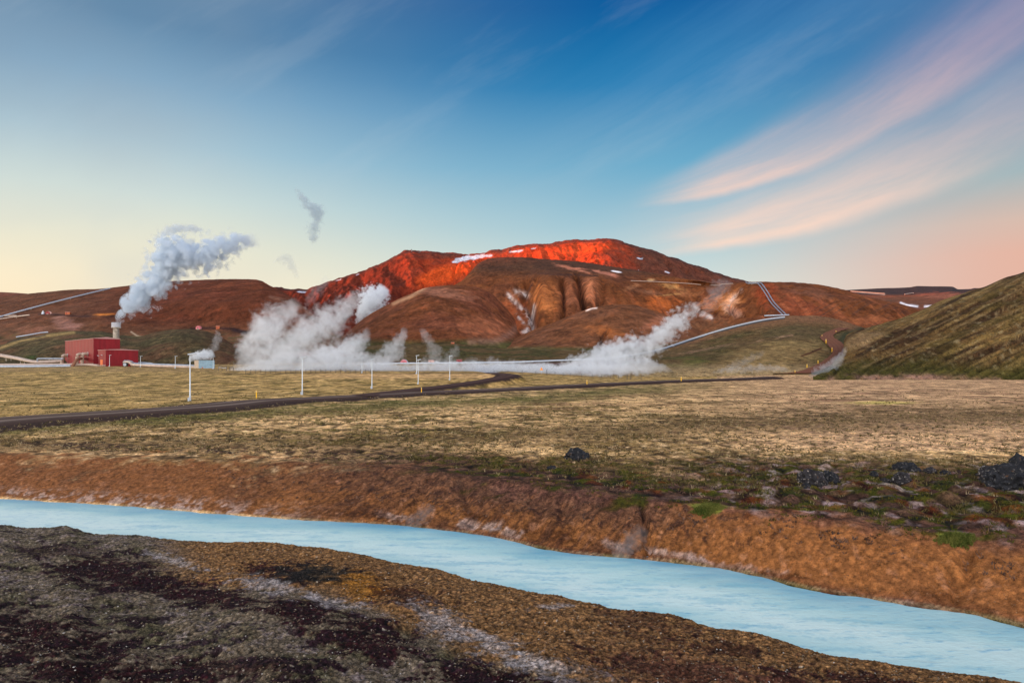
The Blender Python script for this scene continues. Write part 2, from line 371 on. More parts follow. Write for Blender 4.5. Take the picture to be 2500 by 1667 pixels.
def ground_tint(X, Y, Z):
    px = CX + X / Y * F; py = HZ + (CZ - Z) * F / Y; pc = np.clip(px, -900, 3400)
    yn, yf, yt = river_Y(pc)
    a = fbm(X / 3, Y / 3, 5, 61); b = fbm(X / .8, Y / .8, 4, 63); c2 = fbm(X / 14, Y / 14, 4, 65); d = fbm(X / .25, Y / .25, 3, 67)
    sh = X.shape + (3,)
    # plain of dry grass
    col = np.zeros(sh) + np.array((.53, .36, .185))
    col = paint(col, ss(c2 + .5 * a, -.08, .25) * .8, (.145, .100, .038))
    col = paint(col, ss(a + .5 * b, .02, .35) * .8, (.085, .052, .028))
    col = paint(col, ss(b - a * .3, .1, .45) * .6, (.72, .53, .31))
    right = ss(px, 1500, 2100) * (py < 1100)
    col = paint(col, right * .45, (.42, .27, .18))
    st = fbm(X / 40, Y / 7, 4, 71)
    col = paint(col, ss(st, .05, .4) * ss(Y, 60, 110) * .5 * (px > 1300), (.20, .10, .065))
    col = paint(col, strip(px, py, [(-50, 1085), (600, 1075), (1400, 1052), (2000, 1020), (2550, 1010)], 26, a * 40) * .8, (.090, .060, .028))
    gcl = ss(fbm(X / 2.2, Y / 2.2, 5, 73), .0, .3)
    gl = blob(px, py, 950, 1030, 1000, 62, -2, .7) * gcl
    col = paint(col, gl * .7, (.105, .090, .025))
    col = paint(col, strip(px, py, [(-400, 1090), (0, 1052), (300, 1030), (700, 1000), (1000, 985), (1300, 972), (1500, 955), (1900, 932)], 12, a * 22) * .8 * (1 - ss(px, 1500, 1880)), (.075, .080, .020))
    col = paint(col, blob(px, py, 2150, 983, 120, 6, 0, .8, b * .5), (.42, .34, .12))
    # field behind the road
    dR, _ = road_near(X, Y, RM, 60)
    fieldm = ss(Y, 0, 1) * (px < 1750) * (py < curve([(-900, 1100), (0, 1024), (500, 990), (1000, 957), (1433, 937), (1900, 918)], px))
    f1 = fbm(X / 7, Y / 9, 6, 75, .68)
    fc = np.zeros(sh) + np.array((.36, .25, .105))
    fc = paint(fc, ss(f1, .0, .3) * .8, (.12, .085, .024)); fc = paint(fc, ss(-f1 + b * .3, .1, .4) * .8, (.52, .37, .18))
    fc = paint(fc, ss(fbm(X / 6, Y / 9, 5, 77, .65), .05, .3) * .8, (.070, .062, .020))
    fc = paint(fc, ss(py, 925, 912) * 0, (.4, .3, .2))
    emb = ss(Y, 235, 262) * ss(px + 90 * f1, 620, 900) * (px < 1270) * (1 - ss(Y, 292, 298)); fc = paint(fc, emb * .6, (.50, .33, .17))
    fc = paint(fc, ss(Y, 288, 294) * ss(px, 470, 560) * (px < 1300) * (1 - ss(Y, 297, 301)) * .95, (.05, .028, .022))
    col = np.where(fieldm[..., None], fc, col)
    col = paint(col, ss(Y, 300, 330) * (px < 1500) * .4, (.20, .14, .08))
    # purple-brown and moss band above the bank
    up = Y - yt
    mb = (1 - ss(up + 4 * a, 3, 12)) * ss(px, 500, 1100)
    mb = np.maximum(mb, strip(px, py, [(50, 1085), (450, 1100), (800, 1108), (1250, 1122), (1600, 1135)], 9, b * 16) * ss(b + a, -.15, .1))
    mb = np.maximum(mb, (1 - ss(up + 4 * a, 10, 20)) * ss(px, 1450, 1850))
    col = paint(col, mb * .97, (.060, .034, .026))
    gm = ss(fbm(X / 1.8, Y / 1.2, 4, 81), -.06, .12) * mb * ss(px, 600, 1350)
    col = paint(col, gm * .95, (.040, .045, .004))
    col = paint(col, ss(fbm(X / 1.5, Y / 1.5, 4, 83), .12, .3) * mb * ss(px, 900, 1500) * .85, (.075, .024, .008))
    col = paint(col, ss(fbm(X / 1.1, Y / 1.1, 5, 85), .08, .32) * mb * ss(px, 1500, 1900) * .6, (.26, .21, .21))
    # the orange bank
    s = (Y - yf) / (yt - yf)
    bk = ss(Y, yf - .1, yf + .15) * (1 - ss(s + .9 * a + .45 * b, .62, 1.22))
    bc = np.zeros(sh) + np.array((.20, .092, .034))
    bc = paint(bc, ss(px, 350, 1200) * (1 - ss(px, 1500, 1850)) * ss(s, .15, .6) * .85, (.125, .068, .044))
    bc = paint(bc, ss(a, .0, .4) * .5, (.085, .042, .026)); bc = paint(bc, ss(b, .15, .5) * .4, (.29, .125, .048))
    bc = paint(bc, (1 - ss(px, 300, 900)) * .5, (.17, .080, .040)); bc = paint(bc, ss(px, 1600, 1900) * .6, (.25, .115, .045))
    bc = paint(bc, ss(px, 2000, 2500) * ss(s, .55, .9) * .7, (.15, .075, .06))
    bc = paint(bc, strip(px, py, [(1200, 1190), (1700, 1215), (2000, 1262), (2550, 1300)], 20, b * 30) * .6, (.12, .06, .05))
    bc = paint(bc, (1 - ss(s + .2 * b, .05, .3)) * ss(b + d * .4, -.1, .25) * (1 - ss(px, 450, 900)) * .7, (.38, .32, .29))
    for (cx, cy, rx, ry) in ((960, 1262, 45, 12), (1170, 1285, 80, 18), (1240, 1300, 60, 14), (1500, 1335, 60, 12), (1640, 1352, 90, 12), (1760, 1380, 120, 12)):
        bc = paint(bc, blob(px, py, cx, cy, rx, ry, 8, .7, b * 1.4 + d * .7) * .5, (.36, .31, .29))
    for (cx, cy, rx, ry) in ((880, 1256, 130, 14), (1345, 1308, 85, 26), (1180, 1262, 60, 14), (1540, 1340, 30, 26), (2250, 1450, 120, 16), (1900, 1405, 110, 10)):
        bc = paint(bc, blob(px, py, cx, cy, rx, ry, 5, .7, b * .7) * .7, (.085, .036, .014))
    bc = paint(bc, (1 - ss(Y - yf, .0, .35)) * ss(px, 700, 1100) * .6, (.14, .06, .035))
    dk = fbm(X / .55, Y / .8, 5, 87, .65); bc = paint(bc, ss(dk, .10, .28) * ss(s, .12, .4) * lerp(.25, .8, ss(px, 300, 900) * (1 - ss(px, 1750, 1950))), (.045, .024, .018))
    cx_ = (X * .8 - Y * .6); cy_ = (X * .6 + Y * .8); ck = fbm(cx_ / .5, cy_ / 2.6, 4, 88, ridged=True); bc = paint(bc, ss(ck, .42, .62) * .5 * ss(px, 500, 900) * (1 - ss(px, 1500, 1800)), (.05, .026, .02))
    bc = paint(bc, ss(-dk, .15, .4) * .35, (.34, .19, .12))
    col = paint(col, bk, [0, 0, 0]) + bc * bk[..., None]
    rim = ss(Y, yf - .12, yf - .05) * (1 - ss(Y, yf + .0, yf + .045)); col = paint(col, rim * .5 * (.5 + .5 * ss(b, -.3, .2)), (.36, .27, .17))
    # grass tufts on the bank
    for (cx, cy, rx, ry) in ((1730, 1240, 55, 14), (2335, 1316, 62, 16)): col = paint(col, blob(px, py, cx, cy, rx, ry, 0, .5, b), (.16, .17, .04))
    # near bank
    nb = ss(yn - Y, -.5, -.2)
    nc = np.zeros(sh) + np.array((.155, .125, .088))
    g2 = fbm(X / 1.3, Y / 1.3, 5, 91); g3 = fbm(X / .5, Y / .5, 5, 93); g4 = fbm(X / .16, Y / .16, 3, 95, .6)
    nc = paint(nc, ss(g2, -.1, .3) * .6, (.085, .082, .040))
    nc = paint(nc, ss(g3 + .7 * g4, .02, .3) * .7, (.25, .21, .20))
    lowb = NEARC = curve(NEAR, pc)
    gold = ss(px, 330, 520) * (1 - ss(py - NEARC - 35 * g2, lerp(95, 175, ss(px, 700, 1300)), lerp(135, 230, ss(px, 700, 1300))))
    gold = np.maximum(gold, blob(px, py, 900, 1430, 110, 45, 10, .6, g2))
    gc = paint(np.zeros(sh) + np.array((.235, .130, .055)), ss(g4, -.05, .3) * .75, (.085, .045, .018)); gc = paint(gc, ss(-g4, .1, .4) * .5, (.42, .26, .12))
    nc = paint(nc, gold * .92, [0, 0, 0]) + gc * (gold * .92)[..., None]
    nc = paint(nc, blob(px, py, 880, 1430, 100, 38, 10, .8, g2) * .8, (.30, .14, .02))
    for (cx, cy, rx, ry, an, st_) in ((250, 1385, 150, 28, -4, 1), (330, 1420, 190, 38, 6, 1), (520, 1455, 170, 32, 8, 1), (700, 1395, 120, 26, 0, .9),
                                  (740, 1500, 130, 48, 10, 1), (900, 1560, 140, 60, 14, 1), (150, 1345, 130, 18, 2, .6), (990, 1455, 90, 26, 10, .7),
                                  (90, 1560, 230, 70, 8, 1), (250, 1640, 330, 60, 5, 1), (1180, 1655, 220, 35, 5, 1), (1700, 1650, 300, 45, 6, .85), (2150, 1680, 300, 40, 6, .8),
                                  (1580, 1520, 130, 45, 18, .45), (560, 1630, 220, 34, 0, .8), (1780, 1585, 120, 22, 12, .6)):
        m = blob(px, py, cx, cy, rx * 1.12, ry * 1.12, an, .5, g2 * .8 + g3 * 1.3 + g4 * .7)
        nc = paint(nc, m * st_ * (.86 + .14 * ss(g4, -.4, .1)), (.030, .007, .011))
    nc = paint(nc, ss(g2 * .8 + .8 * g3 + .35 * g4, .12, .30) * (1 - gold) * .85, (.030, .016, .020))
    nc = paint(nc, blob(px, py, 760, 1400, 140, 30, 0, .6, g3) * .8, (.018, .022, .020))
    for (cx, cy, rx, ry, an) in ((660, 1430, 130, 22, 12), (820, 1470, 120, 16, 12), (1080, 1520, 120, 45, 25), (1200, 1570, 160, 30, 20), (1330, 1625, 200, 34, 14), (420, 1365, 90, 14, 18), (1350, 1480, 60, 10, -5)):
        nc = paint(nc, blob(px, py, cx, cy, rx, ry, an, .8, g3 * 1.2 + g4 * .5) * .65, (.34, .31, .295))
    nc = paint(nc, ss(fbm(X / .09, Y / .09, 2, 97), .5, .62) * .8, (.42, .38, .30))
    nc = paint(nc, ss(px, 1300, 1700) * ss(py - NEARC, 60, 120) * .6, (.15, .075, .045))
    nc = paint(nc, ss(px, 200, 0) * .0, (.1, .1, .1))
    col = paint(col, nb, [0, 0, 0]) + nc * nb[..., None]
    # clods and tussocks; gaps darkened as dark soil plus crevice shade in the colour
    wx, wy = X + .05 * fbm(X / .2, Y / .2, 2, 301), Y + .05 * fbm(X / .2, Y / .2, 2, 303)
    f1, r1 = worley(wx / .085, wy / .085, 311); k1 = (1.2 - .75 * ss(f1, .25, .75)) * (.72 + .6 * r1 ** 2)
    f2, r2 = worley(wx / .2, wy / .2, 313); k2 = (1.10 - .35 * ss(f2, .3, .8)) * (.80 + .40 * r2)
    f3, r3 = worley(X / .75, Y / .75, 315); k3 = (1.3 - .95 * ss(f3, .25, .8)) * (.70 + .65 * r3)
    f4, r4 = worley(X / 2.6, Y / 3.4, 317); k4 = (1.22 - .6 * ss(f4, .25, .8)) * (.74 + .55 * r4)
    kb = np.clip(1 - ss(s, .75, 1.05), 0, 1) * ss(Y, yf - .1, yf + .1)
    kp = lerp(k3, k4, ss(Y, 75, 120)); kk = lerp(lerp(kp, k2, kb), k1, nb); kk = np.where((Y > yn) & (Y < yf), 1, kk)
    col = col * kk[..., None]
    olive = ss(r3, .55, .8) * ss(Y, yt, yt + 3) * (1 - nb) * .25; col = paint(col, olive, (.085, .070, .022))
    # gravel verge and embankment of the roads
    for poly, w in ((RM, 7.6), (RB, 5.0)):
        dd, _ = road_near(X, Y, poly)
        col = paint(col, 1 - ss(dd + 1.2 * a + .5 * b, w - .6, w + .8), (.045, .027, .022))
    col = col * (1 + .35 * d[..., None] * ss(Y, 90, 30)[..., None])
    return np.clip(col, .01, .9)

M_ground = mat_land('ground_soil_and_grass', 7., 5.0, 1.0, .05, 8, .74)
def build_ground():
    u = np.concatenate([np.linspace(-3.2, -.95, 60, endpoint=False), np.linspace(-.95, .95, 1350), np.linspace(.95, 3.2, 61)[1:]])
    yy = np.concatenate([np.geomspace(5.5, 60, 640, endpoint=False), np.geomspace(60, 560, 420, endpoint=False), np.geomspace(560, 12000, 40)])
    Y, U = np.meshgrid(yy, u, indexing='ij'); X = U * Y
    Z = base_ground(X, Y)
    pxg = np.clip(CX + X / Y * F, -900, 3400); yn, yf, yt = river_Y(pxg)
    on_bank = ss(Y, yf - .2, yf + .2) * (1 - ss(Y, yt - 1., yt + .8))
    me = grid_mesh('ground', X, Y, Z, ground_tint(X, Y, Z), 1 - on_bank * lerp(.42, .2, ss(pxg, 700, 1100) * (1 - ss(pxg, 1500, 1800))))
    o = link('ground', me, M_ground); tag(o, kind='structure')
    # the ground under and behind the photographer
    u2 = np.linspace(-3.2 * 5.5, 3.2 * 5.5, 80); y2 = np.linspace(-60, 5.5, 60)
    Y2, X2 = np.meshgrid(y2, u2, indexing='ij'); X2 = X2 * (1 + (5.5 - Y2) * .12)
    Z2 = base_ground(X2, np.full_like(Y2, 5.5)) + (5.5 - Y2) * .015
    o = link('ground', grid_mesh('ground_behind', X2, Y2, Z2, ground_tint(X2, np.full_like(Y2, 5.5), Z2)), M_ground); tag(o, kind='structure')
build_ground()

def build_water():
    m = bpy.data.materials.new('milky_turquoise_water'); m.use_nodes = True; t = NT(m.node_tree)
    b = t.n['Principled BSDF']; co = t.new('ShaderNodeTexCoord').outputs['Object']
    mp = t.new('ShaderNodeMapping'); t.put(mp.inputs['Vector'], co); mp.inputs['Rotation'].default_value = (0, 0, math.radians(24)); mp.inputs['Scale'].default_value = (.28, 1, 1)
    n = t.noise(mp.outputs[0], .9, 5, .6); n2 = t.noise(mp.outputs[0], 7., 4, .6)
    at = t.new('ShaderNodeAttribute'); at.attribute_name = 'tint'
    c = t.mix(t.mapr(n, .3, .7, 0, .4), at.outputs['Color'], (.52, .74, .70, 1))
    c = t.mix(t.mapr(n2, .56, .70, 0, .6), c, (.10, .36, .52, 1))
    t.put(b.inputs['Base Color'], c); b.inputs['Roughness'].default_value = .30; b.inputs['IOR'].default_value = 1.33
    bp = t.new('ShaderNodeBump'); bp.inputs['Strength'].default_value = .4; bp.inputs['Distance'].default_value = .05
    t.put(bp.inputs['Height'], t.m('ADD', n2, t.noise(co, 5., 4, .6))); t.put(b.inputs['Normal'], bp.outputs[0])
    px = np.linspace(-900, 3400, 700); yn, yf, _ = river_Y(px)
    s = np.linspace(0, 1, 60)[:, None]
    Y = (yn - .3) * (1 - s) + (yf + .6) * s; X = (px[None] - CX) / F * Y
    PXg = np.broadcast_to(px[None], X.shape); cc = np.zeros(X.shape + (3,)) + np.array((.30, .56, .57)); sg = np.broadcast_to(s, X.shape)
    wv = fbm(X / 5, Y / 1.6, 4, 19)
    cc = paint(cc, ss(sg + .15 * wv, .62, .95) * .9, (.09, .31, .46)); cc = paint(cc, np.exp(-((sg - .45 + .2 * wv) / .22) ** 2) * .85, (.66, .80, .74))  # far-edge reflection painted in as darker blue; pale middle is milky sediment
    cc = paint(cc, (1 - ss(sg, .0, .25)) * .6, (.16, .50, .64)); cc = paint(cc, ss(fbm(X / 2.4, Y / .5, 5, 27, .65), .02, .24) * .55, (.16, .44, .54)); cc = paint(cc, (1 - ss(PXg, 0, 500)) * (1 - ss(sg, .5, .8)) * .5, (.62, .78, .78)); cc = paint(cc, ss(PXg, 1700, 2500) * .35, (.34, .54, .55))
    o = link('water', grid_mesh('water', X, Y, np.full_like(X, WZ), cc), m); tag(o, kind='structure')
build_water()

def mat_road():
    m = bpy.data.materials.new('gravel_road'); m.use_nodes = True; t = NT(m.node_tree)
    b = t.n['Principled BSDF']; b.inputs['Roughness'].default_value = .95; b.inputs['Specular IOR Level'].default_value = .1
    co = t.new('ShaderNodeTexCoord').outputs['Object']; at = t.new('ShaderNodeAttribute'); at.attribute_name = 'tint'
    n = t.noise(co, 3.0, 6, .7); g = t.mapr(n, .25, .75, .7, 1.3, False)
    t.put(b.inputs['Base Color'], t.mix(1.0, at.outputs['Color'], t.comb(g, g, g), 'MULTIPLY'))
    bp = t.new('ShaderNodeBump'); bp.inputs['Strength'].default_value = .6; bp.inputs['Distance'].default_value = .05
    t.put(bp.inputs['Height'], n); t.put(b.inputs['Normal'], bp.outputs[0])
    return m
M_road = mat_road()
def road_strip(name, poly, hw, base=(.075, .050, .040), track=(.23, .18, .15), lift=.03):
    p = poly; tg = np.gradient(p[:, :2], axis=0); tg /= np.linalg.norm(tg, axis=1)[:, None] + 1e-9
    nx, ny = -tg[:, 1], tg[:, 0]; k = np.linspace(-1, 1, 17)
    X = p[:, 0:1] + nx[:, None] * k * hw; Y = p[:, 1:2] + ny[:, None] * k * hw
    X = X + 0; e = np.abs(k) > .99
    Z = p[:, 2:3] + lift + .10 * (1 - k ** 2) - .16 * e + .015 * fbm(X / .8, Y / .8, 3, 5)
    c = np.zeros(X.shape + (3,)) + np.array(base)
    tr = np.exp(-((np.abs(k) - .42) / .14) ** 2)[None] * (.75 + .5 * fbm(X / 6, Y / 6, 3, 8))
    c = paint(c, tr, track)
    o = link(name, grid_mesh(name, X, Y, Z, c), M_road); tag(o, kind='structure'); return o
road_strip('road', RM, 4.3)
road_strip('road', RB, 3.1, (.060, .034, .028), (.10, .062, .05), .06)

# ---------------------------------------------------------------- hills
HILLS = {}
def hill(name, rows, c0, c1, mat, tintf, nz=(6, 90, 1), back=(120, 60), step=2.44, nr=150, seed=0, extra=None, relief=None):
    """rows: front to crest, each a list of (px, py, Y)."""
    px = np.arange(c0, c1 + step, step); R = len(rows)
    KY = np.array([curve(r, px, 2) for r in rows]); KP = np.array([curve(r, px, 1) for r in rows])
    KZ = CZ + (HZ - KP) / F * KY
    # foot below the ground and a back slope
    KY = np.vstack([KY[:1] - 25, KY, KY[-1:] + back[0] * .35, KY[-1:] + back[0] * 2]); KZ = np.vstack([KZ[:1] - 14, KZ, KZ[-1:] - back[1] * .18, KZ[-1:] - back[1] * 2])
    K = len(KY); s = np.linspace(0, K - 1, nr)
    s = np.concatenate([np.linspace(0, 1, 8, endpoint=False), np.linspace(1, R, nr, endpoint=False), np.linspace(R, K - 1, 22)])
    Y = np.empty((len(s), len(px))); Z = np.empty_like(Y)
    for j, sv in enumerate(s):
        i = min(int(sv), K - 2); t = sv - i
        a, b, c, d = max(i - 1, 0), i, i + 1, min(i + 2, K - 1)
        w = (-.5*t+t*t-.5*t**3, 1-2.5*t*t+1.5*t**3, .5*t+2*t*t-1.5*t**3, -.5*t*t+.5*t**3)
        Y[j] = w[0]*KY[a]+w[1]*KY[b]+w[2]*KY[c]+w[3]*KY[d]; Z[j] = w[0]*KZ[a]+w[1]*KZ[b]+w[2]*KZ[c]+w[3]*KZ[d]
    PX = np.broadcast_to(px, Y.shape); X = (PX - CX) / F * Y
    S = np.broadcast_to(s[:, None], Y.shape)
    fade = ss(S, .8, 1.5) * (1 - .75 * ss(S, R - .9, R + .0)) 
    Z = Z + nz[0] * fbm(X / nz[1], Y / nz[1], 5, seed) * fade
    if nz[2]:
        wx = X / 34 + .8 * fbm(X / 120, Y / 120, 2, seed + 3)
        Z = Z - nz[2] * np.maximum(fbm(wx, Y / 260, 3, seed + 5, ridged=True), 0) ** 2 * fade
    PY = HZ - (Z - CZ) * F / Y
    if relief is not None:
        Z = Z + relief(PX, PY, X, Y) * fade
    Z = Z + .012 * nz[0] * fbm(X / 7, Y / 7, 3, seed + 9) * ss(S, .8, 1.5) * 4
    PY = HZ - (Z - CZ) * F / Y
    HILLS[name] = (px, PY, X, Y, Z, s, R)
    o = link(name.rstrip('0123456789_'), grid_mesh(name, X, Y, Z, np.clip(tintf(PX, PY, X, Y, Z), .01, .95)), mat); tag(o, kind='structure')
    return o
def on_hill(name, qx, qy):
    """world point of the hill surface seen at a pixel"""
    px, PY, X, Y, Z, s, R = HILLS[name]
    k = int(np.clip(round((qx - px[0]) / (px[1] - px[0])), 0, len(px) - 1))
    col = PY[:, k]; j = None
    for i in range(len(s) - 1):
        if s[i] >= .9 and (col[i] - qy) * (col[i + 1] - qy) <= 0: j = i; break
    if j is None: j = int(np.argmin(np.abs(col - qy))); t = 0
    else: t = (qy - col[j]) / (col[j + 1] - col[j] + 1e-9)
    j2 = min(j + 1, len(s) - 1)
    return Vector((X[j, k] * (1 - t) + X[j2, k] * t, Y[j, k] * (1 - t) + Y[j2, k] * t, Z[j, k] * (1 - t) + Z[j2, k] * t))

M_mtn = mat_land('red_volcanic_slope', .05, 2.5, .9, 5., 10, .68)
M_grs = mat_land('grassy_hill', .2, 3.6, .9, 1.2, 10, .72)

def t_mtn(px, py, X, Y, Z):
    a = fbm(X / 60, Y / 60, 5, 101); b = fbm(X / 18, Y / 18, 4, 103)
    c = np.zeros(px.shape + (3,)) + np.array((.30, .055, .022))
    c = paint(c, ss(a, -.1, .3) * .7, (.13, .042, .028)); c = paint(c, ss(b, .15, .45) * .3, (.38, .11, .045)); c = paint(c, (1 - ss(px + 30 * a, 940, 1080)) * .85, (.085, .024, .015)); c = paint(c, blob(px, py, 1080, 672, 100, 30, -18, .6, a * .3) * .8, (.46, .085, .022)); c = paint(c, blob(px, py, 1430, 606, 90, 22, -6, .6, a * .3) * .6, (.44, .08, .025))  # dim left slope and sunlit tongue are painted into the tint
    c = paint(c, ss(px + 40 * b, 1490, 1580) * .85, (.085, .045, .032))  # self-shadow of the right flank darkened into the tint
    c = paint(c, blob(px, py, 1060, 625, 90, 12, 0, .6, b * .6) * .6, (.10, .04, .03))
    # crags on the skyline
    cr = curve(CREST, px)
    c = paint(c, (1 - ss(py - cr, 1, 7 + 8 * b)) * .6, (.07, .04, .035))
    for pts, w in (([(1170, 640), (1160, 633)], 2),): pass
    def sn(pts_blobs):
        nonlocal c
        for (x, y, rx, ry, an) in pts_blobs: c = paint(c, blob(px, py, x, y, rx, ry, an, .3, b * .9), (.40, .42, .48))
    sn([(1140, 631, 30, 7, -8), (1172, 626, 26, 5, -4), (1118, 638, 16, 4, -10), (1258, 614, 15, 3.5, -8), (1302, 607, 7, 1.6, -8), (826, 684, 11, 1.4, -14), (872, 671, 7, 1.4, -28), (736, 713, 13, 2.2, 4), (1562, 631, 8, 1.8, 12), (1630, 665, 8, 1.5, 18), (1560, 662, 7, 1.6, 30)])
    return c
CREST = [(380, 720), (500, 712), (600, 704), (650, 703), (700, 706), (745, 708), (770, 700), (800, 690), (850, 675), (900, 657), (950, 635), (975, 621), (988, 614.5), (1010, 614), (1050, 615.5), (1100, 620), (1150, 622), (1180, 619),
         (1207, 612.5), (1225, 614), (1245, 607), (1300, 599), (1330, 598), (1350, 595), (1385, 590), (1400, 588.5), (1440, 588.5), (1460, 586.5), (1490, 586.5), (1530, 596), (1570, 607), (1600, 616), (1650, 633),
         (1700, 650), (1750, 668), (1800, 683), (1850, 694), (2000, 720), (2100, 760)]
def dep(pts, pyf): return [(x, pyf(x), Y) for x, Y in pts]
cr = lambda x: float(curve(CREST, np.array([x], float))[0])
XS = [380, 560, 700, 800, 900, 1000, 1100, 1200, 1300, 1400, 1490, 1560, 1640, 1750, 1850, 2000, 2100]
DY2 = [1250, 1200, 1180, 1200, 1230, 1290, 1380, 1390, 1360, 1300, 1215, 1250, 1290, 1340, 1330, 1330, 1330]
DY3 = [1400, 1400, 1420, 1430, 1420, 1400, 1480, 1520, 1480, 1430, 1370, 1420, 1450, 1500, 1480, 1500, 1500]
def rel_mtn(px, py, X, Y):
    n = fbm(X / 45 + Y / 300, Y / 170, 4, 109, ridged=True)
    r = 13 * n - 4 + 3 * fbm(X / 17, Y / 40, 4, 111, ridged=True)
    r += 34 * np.exp(-(((px - 1150) / 75) ** 2 + ((py - 690) / 34) ** 2)) - 10 * np.exp(-(((px - 985) / 35) ** 2 + ((py - 668) / 22) ** 2))
    r -= 22 * np.exp(-(((px - 1150) / 60) ** 2 + ((py - 633) / 14) ** 2))
    return r
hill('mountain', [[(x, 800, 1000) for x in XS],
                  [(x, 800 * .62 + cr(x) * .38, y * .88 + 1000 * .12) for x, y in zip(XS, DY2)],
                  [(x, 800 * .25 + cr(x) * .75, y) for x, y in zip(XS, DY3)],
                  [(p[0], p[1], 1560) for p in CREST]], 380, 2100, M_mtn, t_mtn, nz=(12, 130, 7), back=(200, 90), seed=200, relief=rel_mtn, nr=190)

GUL = [([(1288, 690), (1278, 730), (1300, 760), (1302, 800), (1290, 830)], 7, 17), ([(1275, 700), (1240, 720), (1265, 745), (1290, 765)], 6, 9), ([(1310, 680), (1300, 705), (1288, 725)], 5, 8),
       ([(1370, 680), (1378, 720), (1376, 780)], 5, 12), ([(1405, 672), (1415, 690), (1420, 730), (1426, 760)], 6, 16),
       ([(1475, 690), (1468, 730), (1450, 755)], 8, 7), ([(1350, 680), (1330, 700), (1320, 740)], 12, -6), ([(1395, 700), (1400, 750)], 12, -5), ([(1445, 700), (1440, 740)], 12, -6),
       ([(1800, 716), (1775, 740), (1795, 765), (1808, 768)], 5, 9), ([(1900, 800), (1850, 755), (1845, 740)], 4, 3)]
GUL += [([(1720 + i * 34, 738 + i * 6), (1712 + i * 33, 765 + i * 2), (1680 + i * 24, 795 - i * 4), (1620 + i * 20, 815 - i * 3)], 4, 5) for i in range(1, 5)]
DOME = [(840, 850), (900, 830), (950, 800), (1000, 762), (1050, 728), (1100, 702), (1130, 684), (1150, 664), (1168, 646), (1200, 634), (1260, 631), (1330, 636), (1400, 640), (1450, 646), (1530, 657), (1600, 669), (1700, 686),
        (1760, 693), (1800, 691.5), (1850, 690), (1900, 690), (1960, 693), (2020, 701), (2080, 715), (2130, 730), (2200, 745), (2300, 775), (2400, 800)]
def rel_dome(px, py, X, Y):
    n = fbm(X / 30, Y / 90, 3, 7) * 3
    r = 0
    for pts, w, dpt in GUL: r = r - dpt * seg(px + n, py, pts, w)
    r = r + 5 * fbm(X / 26 + .6 * fbm(X / 90, Y / 90, 2, 4), Y / 150, 3, 121, ridged=True) * ss(px, 1150, 1250) * ss(py, 675, 700)
    r = r - 14 * np.exp(-(((px - 1660) / 60) ** 2 + ((py - 760) / 30) ** 2))
    return r
